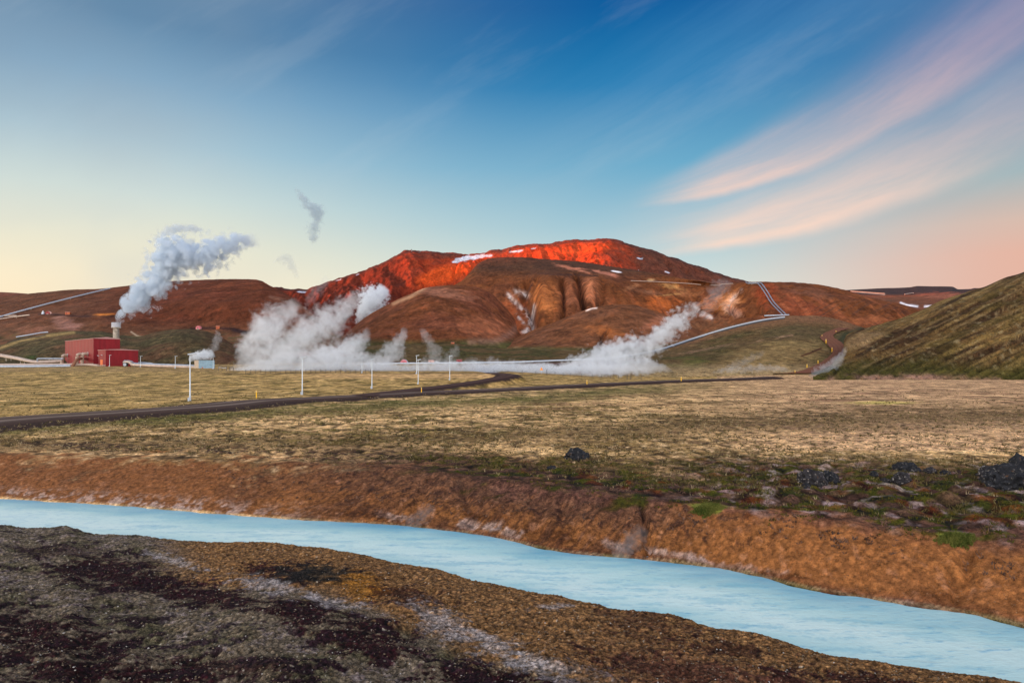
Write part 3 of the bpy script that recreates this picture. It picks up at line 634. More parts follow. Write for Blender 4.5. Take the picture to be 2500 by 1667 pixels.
def t_dome(px, py, X, Y, Z):
    a = fbm(X / 70, Y / 70, 5, 131); b = fbm(X / 16, Y / 16, 4, 133); st = fbm(X / 12, Y / 70, 4, 135)
    c = np.zeros(px.shape + (3,)) + np.array((.155, .062, .026))
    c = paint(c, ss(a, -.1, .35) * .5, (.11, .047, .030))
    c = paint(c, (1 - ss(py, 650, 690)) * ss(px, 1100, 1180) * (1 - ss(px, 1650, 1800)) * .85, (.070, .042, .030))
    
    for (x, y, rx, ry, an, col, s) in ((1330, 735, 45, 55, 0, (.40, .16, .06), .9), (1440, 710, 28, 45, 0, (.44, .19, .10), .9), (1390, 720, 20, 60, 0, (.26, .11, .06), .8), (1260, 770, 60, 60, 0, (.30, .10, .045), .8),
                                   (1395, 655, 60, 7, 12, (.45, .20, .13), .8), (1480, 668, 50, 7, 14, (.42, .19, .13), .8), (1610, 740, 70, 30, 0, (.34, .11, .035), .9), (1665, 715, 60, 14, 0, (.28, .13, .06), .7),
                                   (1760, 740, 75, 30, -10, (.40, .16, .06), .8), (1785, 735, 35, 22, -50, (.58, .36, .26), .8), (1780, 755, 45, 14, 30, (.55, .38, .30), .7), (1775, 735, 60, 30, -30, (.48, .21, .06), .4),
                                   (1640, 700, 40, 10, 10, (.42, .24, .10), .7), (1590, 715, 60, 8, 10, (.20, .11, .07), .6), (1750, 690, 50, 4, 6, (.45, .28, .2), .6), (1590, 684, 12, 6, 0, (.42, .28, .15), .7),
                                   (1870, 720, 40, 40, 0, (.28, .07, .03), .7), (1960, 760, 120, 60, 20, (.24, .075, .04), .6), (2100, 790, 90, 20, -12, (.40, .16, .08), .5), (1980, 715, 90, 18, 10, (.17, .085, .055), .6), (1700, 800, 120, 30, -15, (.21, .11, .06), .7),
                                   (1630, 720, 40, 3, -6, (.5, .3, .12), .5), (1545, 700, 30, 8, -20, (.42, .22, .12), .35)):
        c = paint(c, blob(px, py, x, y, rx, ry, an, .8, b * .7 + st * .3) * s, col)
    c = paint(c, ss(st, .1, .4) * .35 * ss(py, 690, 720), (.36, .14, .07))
    # pale veins in the gullies
    for pts, w in (([(1240, 720), (1265, 745), (1290, 768), (1302, 800), (1293, 832)], 5), ([(1262, 712), (1285, 722)], 7), ([(1305, 745), (1300, 780), (1288, 800), (1290, 830)], 4), ([(1262, 768), (1280, 790)], 3), ([(1282, 812), (1290, 835)], 8),
                   ([(1685, 740), (1715, 762), (1735, 772)], 3.5), ([(1712, 770), (1738, 776)], 5), ([(1810, 708), (1785, 735), (1780, 745)], 3.5)):
        c = paint(c, seg(px + b * 5, py + st * 4, pts, w) * ss(b + .3, -.1, .5), (.50, .44, .41))
    for pts, w in (([(1302, 690), (1285, 718), (1300, 755)], 1.6), ([(1412, 675), (1420, 730), (1425, 760)], 1.8), ([(1375, 700), (1378, 780)], 1.5), ([(1290, 768), (1300, 785)], 2)):
        c = paint(c, seg(px + b * 3, py, pts, w) * .8, (.06, .03, .025))
    c = paint(c, seg(px, py, [(1320, 668), (1360, 671), (1400, 670), (1460, 674)], 1.6) * .85, (.06, .035, .03))
    c = paint(c, seg(px, py, [(1180, 672), (1250, 669), (1320, 668)], 1.2) * .4, (.07, .04, .03))
    for (x, y, rx, ry, an) in ((1505, 663, 16, 2.4, 10), (1690, 690, 1, 1, 0)): c = paint(c, blob(px, py, x, y, rx, ry, an, .4), (.80, .82, .88))
    # erosion streaks on the right flank
    er = fbm((px + (py - 750) * 1.6) / 9, (py) / 60, 4, 139)
    c = paint(c, ss(er, .05, .4) * ss(px, 1930, 2000) * ss(py, 720, 745) * .6, (.10, .055, .04))
    return c
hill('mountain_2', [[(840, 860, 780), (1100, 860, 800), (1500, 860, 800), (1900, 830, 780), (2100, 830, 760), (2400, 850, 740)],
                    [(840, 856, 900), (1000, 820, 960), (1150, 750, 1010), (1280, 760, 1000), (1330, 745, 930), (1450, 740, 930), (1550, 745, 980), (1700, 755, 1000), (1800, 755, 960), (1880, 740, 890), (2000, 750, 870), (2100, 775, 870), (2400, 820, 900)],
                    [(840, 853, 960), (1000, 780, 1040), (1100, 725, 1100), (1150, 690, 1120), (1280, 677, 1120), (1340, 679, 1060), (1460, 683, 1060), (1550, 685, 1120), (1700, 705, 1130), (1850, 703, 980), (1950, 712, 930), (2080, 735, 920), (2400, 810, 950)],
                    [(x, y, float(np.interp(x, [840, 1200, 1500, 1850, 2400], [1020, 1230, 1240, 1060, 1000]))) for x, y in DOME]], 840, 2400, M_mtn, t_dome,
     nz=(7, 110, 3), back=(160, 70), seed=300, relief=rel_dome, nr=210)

def t_front(px, py, X, Y, Z):
    a = fbm(X / 60, Y / 60, 5, 141); b = fbm(X / 14, Y / 14, 4, 143)
    c = np.zeros(px.shape + (3,)) + np.array((.135, .054, .025))
    c = paint(c, ss(a, -.1, .35) * .45, (.15, .058, .038)); c = paint(c, ss(b, .05, .4) * .3, (.30, .12, .07))
    c = paint(c, blob(px, py, 1085, 715, 110, 18, 8, .8, b * .5) * .7, (.30, .15, .10))
    c = paint(c, blob(px, py, 1180, 800, 90, 40, 10, .8, b * .6) * .6, (.36, .15, .08))
    c = paint(c, seg(px, py, [(1105, 688), (1135, 686)], 1.6), (.7, .62, .6))
    c = paint(c, seg(px + b * 5, py, [(960, 742), (1000, 725), (1025, 712), (1040, 700)], 4) * .6, (.50, .32, .2))
    c = paint(c, ss(py + 8 * a, 822, 840), (.075, .07, .028))
    c = paint(c, seg(px, py, [(1150, 835), (1215, 832), (1250, 812), (1260, 800)], 8, b * 5) * .6, (.26, .15, .11))
    for pts in ([(870, 860), (910, 852), (960, 846), (1010, 843), (1080, 841), (1140, 846)],): c = paint(c, seg(px, py, pts, 4, b) * .95, (.03, .015, .015))
    return c
BULGE = [(800, 850), (850, 812), (880, 786), (900, 772), (950, 744), (1000, 720), (1050, 703), (1100, 698), (1150, 700), (1200, 720), (1240, 760), (1275, 810), (1300, 850)]
hill('hill', [[(800, 870, 660), (1050, 866, 660), (1300, 866, 680)], [(800, 862, 700), (950, 800, 760), (1100, 780, 760), (1200, 800, 790), (1300, 862, 780)],
              [(800, 853, 760), (950, 758, 850), (1050, 722, 850), (1150, 722, 880), (1240, 780, 900), (1300, 855, 850)], [(x, y, 940) for x, y in BULGE]], 800, 1300, M_mtn, t_front,
     nz=(4, 70, 2.0), back=(90, 60), seed=400)
def t_front2(px, py, X, Y, Z):
    a = fbm(X / 50, Y / 50, 5, 151); b = fbm(X / 12, Y / 12, 4, 153)
    c = np.zeros(px.shape + (3,)) + np.array((.150, .068, .034))
    c = paint(c, ss(a, -.1, .35) * .5, (.16, .08, .05)); c = paint(c, ss(b, .05, .4) * .3, (.32, .15, .085))
    c = paint(c, blob(px, py, 1480, 810, 80, 18, 10, .8, b * .6) * .6, (.36, .14, .05)); c = paint(c, blob(px, py, 1600, 790, 60, 20, -20, .8, b * .6) * .6, (.34, .15, .09))
    c = paint(c, seg(px + b * 4, py, [(1480, 808), (1468, 825), (1460, 850)], 2.6) * .8, (.07, .04, .03))
    c = paint(c, seg(px, py, [(1432, 758), (1445, 753), (1456, 752)], 2.2), (.72, .58, .50))
    c = paint(c, ss(py + 10 * a, 840, 856), (.085, .078, .032)); c = paint(c, ss(py, 840, 856) * ss(b, .1, .4) * .5, (.26, .2, .13))
    return c
FR2 = [(1150, 880), (1180, 858), (1210, 842), (1260, 828), (1300, 810), (1350, 792), (1400, 771), (1450, 756), (1500, 748), (1550, 750), (1600, 765), (1650, 787), (1700, 806), (1760, 826), (1850, 850)]
hill('hill_2', [[(1150, 885, 600), (1500, 878, 600), (1850, 878, 600)], [(1150, 882, 640), (1300, 850, 670), (1480, 822, 680), (1500, 820, 672), (1650, 830, 690), (1850, 868, 660)], [(x, y, 790) for x, y in FR2]], 1150, 1850, M_mtn, t_front2,
     nz=(3.5, 60, 1.2), back=(90, 45), seed=500, relief=lambda px, py, X, Y: -6 * seg(px, py, [(1482, 806), (1470, 822), (1460, 852)], 5))

def t_left(px, py, X, Y, Z):
    a = fbm(X / 60, Y / 60, 5, 161); b = fbm(X / 14, Y / 14, 4, 163); st = fbm(X / 90, Y / 14, 4, 165)
    c = np.zeros(px.shape + (3,)) + np.array((.108, .040, .021))
    c = paint(c, ss(a, -.1, .35) * .45, (.13, .048, .034)); c = paint(c, ss(st, .05, .4) * .3, (.25, .09, .05))
    c = paint(c, (1 - ss(px, 150, 380)) * .6, (.14, .075, .045))
    c = paint(c, ss(py + 8 * a, 770, 830) * .75, (.15, .085, .05))
    c = paint(c, ss(py + 10 * a, 800, 825) * ss(b, -.1, .3) * .7, (.085, .075, .035))
    c = paint(c, blob(px, py, 165, 792, 55, 25, 25, .8, b * .7) * .9, (.25, .14, .11)); c = paint(c, blob(px, py, 90, 808, 60, 16, 0, .8, b * .7) * .8, (.24, .12, .08))
    c = paint(c, blob(px, py, 255, 769, 45, 6, -4, .9, b * .5) * .9, (.48, .19, .05))
    c = paint(c, seg(px, py, [(95, 767), (140, 768), (190, 772), (240, 772), (300, 771)], 2.5, b) * .8, (.05, .028, .026))
    c = paint(c, seg(px, py, [(465, 802), (520, 801), (570, 803), (600, 810)], 3, b) * .85, (.04, .022, .022))
    c = paint(c, seg(px, py, [(570, 806), (600, 812)], 5, b) * .8, (.03, .02, .025))
    c = paint(c, seg(px, py, [(660, 725), (700, 735), (740, 752), (790, 790)], 4, b * 5) * .4, (.28, .18, .14))
    c = paint(c, seg(px, py, [(320, 810), (335, 820), (370, 826), (420, 826)], 1.4) * .8, (.45, .38, .28))
    return c
LH = [(-700, 820), (-300, 760), (-100, 735), (0, 728), (60, 721), (120, 715), (180, 710), (240, 708), (300, 701.5), (350, 695.5), (400, 690), (440, 687.5), (500, 686), (560, 685), (620, 685.5), (635, 688), (660, 701), (690, 716), (740, 750), (790, 790), (840, 832), (900, 875)]
hill('hill_3', [[(-700, 880, 560), (0, 850, 560), (500, 850, 560), (700, 865, 560), (900, 885, 560)],
                [(-700, 860, 620), (0, 800, 650), (100, 780, 660), (250, 774, 670), (500, 803, 650), (620, 800, 640), (740, 830, 610), (900, 880, 590)],
                [(-700, 845, 680), (0, 762, 750), (150, 750, 740), (300, 738, 740), (500, 735, 700), (620, 740, 680), (740, 795, 650), (900, 878, 600)],
                [(x, y, float(np.interp(x, [-700, 0, 400, 620, 740, 900], [800, 900, 860, 790, 700, 620]))) for x, y in LH]], -700, 900, M_mtn, t_left, nz=(3.5, 80, 1.2), back=(110, 50), seed=600)
def t_far_left(px, py, X, Y, Z):
    b = fbm(X / 30, Y / 30, 4, 171); return paint(np.zeros(px.shape + (3,)) + np.array((.16, .075, .05)), ss(b, 0, .3) * .5, (.12, .06, .045))
hill('hill_4', [[(-900, 790, 1250), (500, 790, 1250)], [(-900, 752, 1350), (-300, 745, 1350), (60, 740, 1350), (300, 735, 1350), (500, 740, 1350)], [(-900, 730, 1500), (-300, 722, 1500), (-80, 713, 1500), (20, 716, 1500), (90, 720, 1500), (300, 722, 1500), (500, 740, 1500)]],
     -900, 500, M_mtn, t_far_left, nz=(3, 90, 1), seed=650, nr=60, step=5)

def t_mound(px, py, X, Y, Z):
    a = fbm(X / 35, Y / 25, 5, 181); b = fbm(X / 8, Y / 8, 4, 183)
    c = np.zeros(px.shape + (3,)) + np.array((.080, .058, .032))
    c = paint(c, ss(a, -.1, .3) * .6, (.065, .062, .032)); c = paint(c, ss(b, .05, .4) * .35, (.22, .165, .085)); c = paint(c, ss(-a, .1, .4) * .5, (.15, .08, .05))
    c = paint(c, seg(px, py, [(0, 850), (50, 832), (110, 820), (180, 812)], 3.5, b * 2) * .8, (.30, .22, .10))
    c = paint(c, seg(px, py, [(0, 838), (60, 826), (110, 819)], 2) * .7, (.045, .035, .035))
    c = paint(c, blob(px, py, 80, 873, 22, 7, 0, .6, b), (.05, .065, .025))
    c = paint(c, ss(px, 480, 560) * ss(a + .2, 0, .3) * .8, (.11, .055, .035))
    return c
MD = [(-700, 860), (-300, 850), (0, 842), (40, 830), (100, 819), (180, 811), (240, 812), (300, 822), (340, 824), (380, 814), (420, 808), (460, 806), (500, 811), (530, 822), (560, 838), (590, 858), (640, 880)]
hill('hill_5', [[(-700, 905, 470), (640, 905, 470)], [(-700, 885, 500), (0, 868, 505), (200, 852, 505), (320, 860, 510), (450, 845, 505), (560, 870, 500), (640, 890, 495)], [(x, y, 570) for x, y in MD]], -700, 640, M_grs, t_mound,
     nz=(2.2, 40, .6), back=(60, 30), seed=700)

def t_knoll(px, py, X, Y, Z):
    a = fbm(X / 35, Y / 30, 5, 191); b = fbm(X / 8, Y / 8, 4, 193)
    c = np.zeros(px.shape + (3,)) + np.array((.100, .068, .032))
    c = paint(c, ss(a, -.15, .25) * .7, (.055, .052, .019)); c = paint(c, ss(b, .05, .4) * .3, (.24, .19, .10))
    crest = curve(KN, px)
    c = paint(c, (1 - ss(py - crest, 6, 26)) * ss(px, 1560, 1700) * .8, (.19, .105, .06))
    c = paint(c, blob(px, py, 1950, 815, 150, 30, 0, .8, a * .5) * .5, (.12, .09, .05))
    sp = blob(px, py, 1890, 868, 165, 45, -8, .5, a * .5) * ss(py, 820, 832); c = paint(c, sp * .75 * (.6 + .4 * ss(b, -.2, .2)), (.25, .18, .085))
    c = paint(c, seg(px, py, [(1640, 868), (1760, 845), (1880, 828), (1935, 818)], 3, b * 5) * .55 * ss(b + a + .15, -.1, .25), (.30, .19, .13))
    c = paint(c, seg(px, py, [(1957, 869), (1975, 863), (2005, 850)], 2.2) * .95, (.06, .02, .012))
    c = paint(c, blob(px, py, 1690, 885, 60, 16, 0, .8, a) * .7, (.10, .10, .03))
    c = paint(c, ss(py, 880, 905) * .6, (.36, .27, .15))
    c = paint(c, (1 - ss(px, 1500, 1600)) * ss(a + .4 * b, -.1, .2) * .7, (.055, .054, .020))
    c = paint(c, (1 - ss(px, 1480, 1560)) * (ss(py, 880, 888)), (.10, .055, .045))
    # dark ditch beside the winding road
    c = paint(c, seg(px, py, [(2110, 802), (2060, 822), (2050, 835), (2075, 850), (2068, 870), (2030, 900), (1990, 912)], 9, b * 4) * .9, (.05, .055, .03))
    return c
KN = [(560, 860), (700, 856), (800, 852), (900, 846), (1000, 842), (1100, 842), (1180, 850), (1250, 854), (1400, 854), (1500, 852), (1560, 848), (1620, 842), (1680, 828), (1750, 805), (1820, 789), (1880, 779), (1930, 774.5), (1980, 774), (2020, 778), (2060, 787), (2100, 800), (2150, 814), (2230, 838), (2330, 875)]
hill('hill_6', [[(560, 905, 380), (1200, 903, 400), (1600, 908, 400), (1800, 914, 410), (2000, 915, 420), (2330, 920, 430)],
                [(560, 890, 500), (1200, 888, 500), (1500, 886, 480), (1700, 878, 470), (1850, 868, 480), (1950, 862, 485), (2030, 860, 495), (2100, 870, 500), (2330, 900, 500)],
                [(560, 875, 560), (1200, 872, 560), (1500, 868, 560), (1700, 852, 560), (1850, 826, 560), (1950, 815, 565), (2050, 820, 575), (2110, 830, 575), (2330, 890, 560)],
                [(x, y, 650) for x, y in KN]], 560, 2330, M_grs, t_knoll, nz=(2.2, 45, .5), back=(60, 30), seed=800)

def t_right(px, py, X, Y, Z):
    a = fbm(X / 30, Y / 30, 5, 211); b = fbm(X / 6, Y / 6, 4, 213)
    q = (py + (px - 2000) * .52)             # gullies run down to the left along the slope
    st = fbm((py + (px - 2000) * .47 + 5 * a) / 17, px / 260, 5, 215); st2 = fbm((py + (px - 2000) * .50 + 4 * a) / 6, px / 110, 4, 217)
    c = np.zeros(px.shape + (3,)) + np.array((.120, .078, .034))
    c = paint(c, ss(st, .0, .22) * .9, (.045, .024, .013)); c = paint(c, ss(-st, .02, .3) * .7, (.20, .138, .052))
    c = paint(c, ss(st2, .05, .35) * .55, (.050, .040, .020)); c = paint(c, ss(-st2, .1, .4) * .45, (.25, .19, .10))
    c = paint(c, ss(a, 0, .35) * .4, (.062, .054, .015)); c = paint(c, ss(b, .2, .45) * .4, (.30, .25, .15))
    c = paint(c, ss(py + 22 * a, 865, 905) * .75, (.052, .054, .013))
    c = paint(c, blob(px, py, 2110, 830, 60, 25, -20, .7, a) * .6, (.26, .18, .10))
    c = paint(c, seg(px, py, [(2030, 925), (2200, 920), (2400, 926), (2600, 930)], 8, b * 7) * ss(a + .3, .0, .4), (.24, .15, .11))
    return c
RH = [(1985, 935), (2010, 915), (2035, 892), (2060, 868), (2068, 858), (2060, 838), (2066, 826), (2120, 806), (2200, 781), (2260, 756), (2300, 737), (2350, 722), (2400, 706), (2440, 690), (2500, 669), (2600, 622), (2800, 520), (3100, 400), (3600, 300)]
def rel_right(px, py, X, Y):
    w = fbm(X / 40, Y / 40, 3, 5) * 6
    return 4.5 * fbm((py + (px - 2000) * .47 + w * .6) / 16, px / 300, 3, 219, ridged=True)
hill('hill_7', [[(1985, 940, 335), (2200, 932, 335), (2500, 937, 330), (3000, 955, 330), (3600, 980, 330)],
                [(1985, 938, 345), (2060, 908, 375), (2200, 880, 385), (2350, 860, 380), (2500, 835, 375), (3000, 720, 370), (3600, 700, 370)],
                [(1985, 937, 355), (2060, 882, 420), (2200, 830, 450), (2350, 785, 440), (2500, 745, 430), (3000, 560, 430), (3600, 480, 430)],
                [(x, y, float(np.interp(x, [1985, 2060, 2200, 3600], [365, 470, 540, 520]))) for x, y in RH]], 1985, 3600, M_grs, t_right, nz=(2.5, 50, 0), back=(70, 30), seed=900, relief=rel_right)

def t_plateau(px, py, X, Y, Z):
    b = fbm(X / 40, Y / 40, 4, 221); c = paint(np.zeros(px.shape + (3,)) + np.array((.17, .075, .045)), ss(b, 0, .3) * .5, (.11, .07, .045))
    c = paint(c, (1 - ss(py, 716, 724)), (.045, .038, .04))
    c = paint(c, ss(px, 2180, 2300) * blob(px, py, 2310, 722, 120, 9, 0, .6, b), (.26, .11, .07))
    for pts in ([(2199, 739), (2215, 745), (2240, 748)], [(2258, 748), (2290, 747), (2312, 744)]): c = paint(c, seg(px, py, pts, 2.2), (.82, .82, .86))
    c = paint(c, seg(px, py, [(2080, 712), (2160, 719)], .9) * .7, (.5, .45, .4))
    return c
hill('hill_8', [[(1950, 800, 1150), (2700, 800, 1150)], [(1950, 755, 1350), (2200, 752, 1350), (2300, 750, 1350), (2700, 745, 1350)], [(1950, 722, 1900), (2200, 725, 1900), (2320, 716, 1900), (2700, 710, 1900)],
                [(1950, 722, 2500), (2040, 711, 2500), (2080, 708.5, 2500), (2150, 705, 2500), (2220, 703, 2500), (2240, 700, 2500), (2290, 700, 2500), (2325, 701, 2500), (2340, 707, 2500), (2370, 706, 2500), (2378, 704, 2500), (2430, 704, 2500), (2700, 700, 2500)]],
     1950, 2700, M_mtn, t_plateau, nz=(5, 120, 0), seed=950, nr=90)
# the road up the valley, laid on the knoll
def build_winding_road():
    Lft = [(1880, 915.5), (1940, 911), (1985, 897), (2020, 876), (2032, 862), (2022, 845), (2006, 832), (2002, 824), (2015, 814), (2035, 806), (2046, 802)]
    Rgt = [(1880, 919.5), (1945, 917.5), (1990, 911), (2035, 890), (2062, 866), (2066, 850), (2048, 834), (2036, 826), (2036, 819), (2050, 811), (2075, 803)]
    l = dense_poly([(a, b, 0) for a, b in Lft], 4); n = len(l)
    r = dense_poly([(a, b, 0) for a, b in Rgt], 4)
    ti = np.linspace(0, 1, 90); k = np.linspace(0, 1, 13)
    lf = np.stack([np.interp(ti, np.linspace(0, 1, len(l)), l[:, i]) for i in (0, 1)], 1); rf = np.stack([np.interp(ti, np.linspace(0, 1, len(r)), r[:, i]) for i in (0, 1)], 1)
    X = np.empty((90, 13)); Y = X.copy(); Z = X.copy()
    for i in range(90):
        for j in range(13):
            q = lf[i] * (1 - k[j]) + rf[i] * k[j]; p = on_hill('hill_6', q[0], q[1]); X[i, j], Y[i, j], Z[i, j] = p.x, p.y, p.z + .9
    c = np.zeros(X.shape + (3,)) + np.array((.17, .082, .052)); tr = .5 + .5 * np.cos(k * 2 * np.pi * 4); c = paint(c, np.broadcast_to(tr * .45, X.shape), (.10, .05, .035))
    tag(link('road', grid_mesh('valley_road', X, Y, Z, c), M_road), kind='structure')
build_winding_road()
# added unseen range to the west, its ridge shaped to shade the lower land
def build_shadow_range():
    x = np.linspace(-7000, -3800, 60); y = np.linspace(-5000, 6000, 160)
    Y, X = np.meshgrid(y, x, indexing='ij')
    ridge = np.exp(-((X + 5000) / 700) ** 2)
    Z = ridge * (505 - 105 * ss(Y + 180 * perlin(Y / 500, Y * 0, 2), 290, 420) + 26 * fbm(Y / 700, Y * 0 + .3, 4, 3)) * ss(Y, -5000, -4000) * (1 - ss(Y, 4200, 5600)) - 20 + 12 * fbm(X / 300, Y / 300, 4, 6) * ridge
    tag(link('hill', grid_mesh('shadow_caster_range', X, Y, Z, np.zeros(X.shape + (3,)) + np.array((.14, .07, .045))), M_mtn), kind='structure')
build_shadow_range()
# ---------------------------------------------------------------- object building kit
class MB:
    def __init__(s): s.bm = bmesh.new()
    def box(s, c, size, rz=0, rx=0, ry=0):
        m = Matrix.Translation(c) @ Matrix.Rotation(rz, 4, 'Z') @ Matrix.Rotation(ry, 4, 'Y') @ Matrix.Rotation(rx, 4, 'X') @ Matrix.Diagonal((size[0], size[1], size[2], 1))
        bmesh.ops.create_cube(s.bm, size=1, matrix=m); return s
    def cyl(s, a, b, r1, r2=None, n=16, caps=True):
        a, b = Vector(a), Vector(b); d = b - a; r2 = r1 if r2 is None else r2
        m = Matrix.Translation((a + b) / 2) @ d.to_track_quat('Z', 'Y').to_matrix().to_4x4()
        bmesh.ops.create_cone(s.bm, cap_ends=caps, segments=n, radius1=r1, radius2=r2, depth=d.length, matrix=m); return s
    def tube(s, pts, r, n=10, closed=False):
        pts = [Vector(p) for p in pts]; rings = []; up = Vector((0, 0, 1))
        for i, p in enumerate(pts):
            d = (pts[min(i + 1, len(pts) - 1)] - pts[max(i - 1, 0)]).normalized()
            u = up if abs(d.z) < .95 else Vector((0, 1, 0)); a = d.cross(u).normalized(); b = a.cross(d)
            rr = r[i] if isinstance(r, (list, tuple)) else r
            rings.append([s.bm.verts.new(p + (a * math.cos(k) + b * math.sin(k)) * rr) for k in (2 * math.pi * j / n for j in range(n))])
        for q, w in zip(rings[:-1], rings[1:]):
            for j in range(n): s.bm.faces.new((q[j], q[(j + 1) % n], w[(j + 1) % n], w[j]))
        s.bm.faces.new(rings[0][::-1]); s.bm.faces.new(rings[-1]); return s
    def poly(s, pts, h):
        """vertical prism from a list of xyz floor points"""
        lo = [s.bm.verts.new(p) for p in pts]; hi = [s.bm.verts.new(Vector(p) + Vector((0, 0, h))) for p in pts]
        s.bm.faces.new(lo[::-1]); s.bm.faces.new(hi)
        for i in range(len(pts)): j = (i + 1) % len(pts); s.bm.faces.new((lo[i], lo[j], hi[j], hi[i]))
        return s
    def build(s, name, mat, parent=None, smooth=False, bevel=0, loc=None):
        if bevel: bmesh.ops.bevel(s.bm, geom=list(s.bm.edges), offset=bevel, segments=1, affect='EDGES', clamp_overlap=True)
        bmesh.ops.recalc_face_normals(s.bm, faces=s.bm.faces)
        if smooth:
            for f in s.bm.faces: f.smooth = True
            for e in s.bm.edges:
                if len(e.link_faces) == 2 and e.calc_face_angle() > .7: e.smooth = False
        me = bpy.data.meshes.new(name); s.bm.to_mesh(me); s.bm.free()
        o = link(name, me, mat, parent)
        if loc is not None: o.location = loc
        return o
def thing(name, loc, label, cat, group=None, rz=0):
    o = bpy.data.objects.new(name, None); COL.objects.link(o); o.location = loc; o.rotation_euler = (0, 0, rz); o.empty_display_size = .5
    return tag(o, label, cat, group)
def copy_thing(root, loc, label, rz=None, scale=None):
    r = root.copy(); COL.objects.link(r); r.location = loc; r['label'] = label
    if rz is not None: r.rotation_euler = (0, 0, rz)
    if scale is not None: r.scale = scale
    for ch in list(root.children):
        c = ch.copy(); COL.objects.link(c); c.parent = r
        for g in list(ch.children):
            d = g.copy(); COL.objects.link(d); d.parent = c
    return r
def smooth_path(pts, step=2.0): return [Vector(p) for p in dense_poly([tuple(p) for p in pts], step)]
def hit(px, py, y0=12, y1=460):
    Y = np.geomspace(y0, y1, 3000); X = (px - CX) / F * Y; Z = base_ground(X[:, None], Y[:, None], False)[:, 0]
    pr = HZ + (CZ - Z) * F / Y; k = np.where(pr <= py)[0]; i = k[0] if len(k) else int(np.argmin(np.abs(pr - py)))
    return Vector((X[i], Y[i], Z[i]))

M_white = mat_plain('galvanised_white_metal', (.46, .52, .58), .45, .3, var=.05)
M_pole = mat_plain('pole_metal', (.60, .68, .74), .5, .1, var=.05)
M_pipe = mat_plain('pipe_cladding', (.36, .40, .45), .38, .5, var=.10, scale=.6)
M_pipe2 = mat_plain('pipe_cladding_warm', (.46, .36, .29), .45, .35, var=.10, scale=.6)
M_bent = mat_plain('dusty_bent_pipe', (.42, .32, .25), .6, .2, var=.12)
M_rust = mat_plain('rusty_pipe', (.25, .11, .06), .8, .1, var=.2)
M_dark = mat_plain('dark_steel', (.06, .06, .065), .6, .3)
M_yel = mat_plain('yellow_marker_paint', (.85, .48, .02), .6, 0, var=.05)
M_refl = mat_plain('reflector_white', (.8, .8, .75), .3)
M_trim = mat_plain('pale_roof_trim', (.42, .22, .20), .6)
M_roof = mat_plain('grey_roof_sheet', (.30, .24, .24), .7)
M_conc = mat_plain('weathered_concrete', (.40, .35, .28), .9, var=.22, scale=.5, bump=.4)
M_capm = mat_plain('pale_cap_panel', (.40, .41, .44), .7, var=.08, scale=.8)
M_door = mat_plain('orange_door_paint', (.85, .22, .06), .6, var=.05)
M_blue = mat_plain('blue_grey_cladding', (.22, .34, .42), .6, var=.10, scale=.8)
M_org = mat_plain('orange_red_paint', (.45, .12, .04), .6)
M_pink = mat_plain('faded_red_panel', (.60, .18, .20), .7)
M_redbox = mat_plain('dark_red_paint', (.28, .03, .03), .6)
M_salm = mat_plain('salmon_panel', (.72, .42, .33), .6)
def mat_clad(name, col, freq=2.2):
    m = bpy.data.materials.new(name); m.use_nodes = True; t = NT(m.node_tree); b = t.n['Principled BSDF']
    b.inputs['Roughness'].default_value = .55; b.inputs['Specular IOR Level'].default_value = .25
    co = t.new('ShaderNodeTexCoord').outputs['Object']; sp = t.new('ShaderNodeSeparateXYZ'); t.put(sp.inputs[0], co)
    w = t.m('SINE', t.m('MULTIPLY', t.m('ADD', sp.outputs[0], sp.outputs[1]), 6.283 * freq))
    n = t.noise(t.comb(t.m('MULTIPLY', sp.outputs[0], .6), t.m('MULTIPLY', sp.outputs[1], .6), t.m('MULTIPLY', sp.outputs[2], .12)), 1., 5, .6)
    t.put(b.inputs['Base Color'], t.mix(t.mapr(n, .3, .7), tuple(v * .82 for v in col) + (1,), tuple(v * 1.12 for v in col) + (1,)))
    bp = t.new('ShaderNodeBump'); bp.inputs['Strength'].default_value = .6; bp.inputs['Distance'].default_value = .06
    t.put(bp.inputs['Height'], w); t.put(b.inputs['Normal'], bp.outputs[0]); return m
M_red = mat_clad('red_corrugated_cladding', (.215, .008, .014))

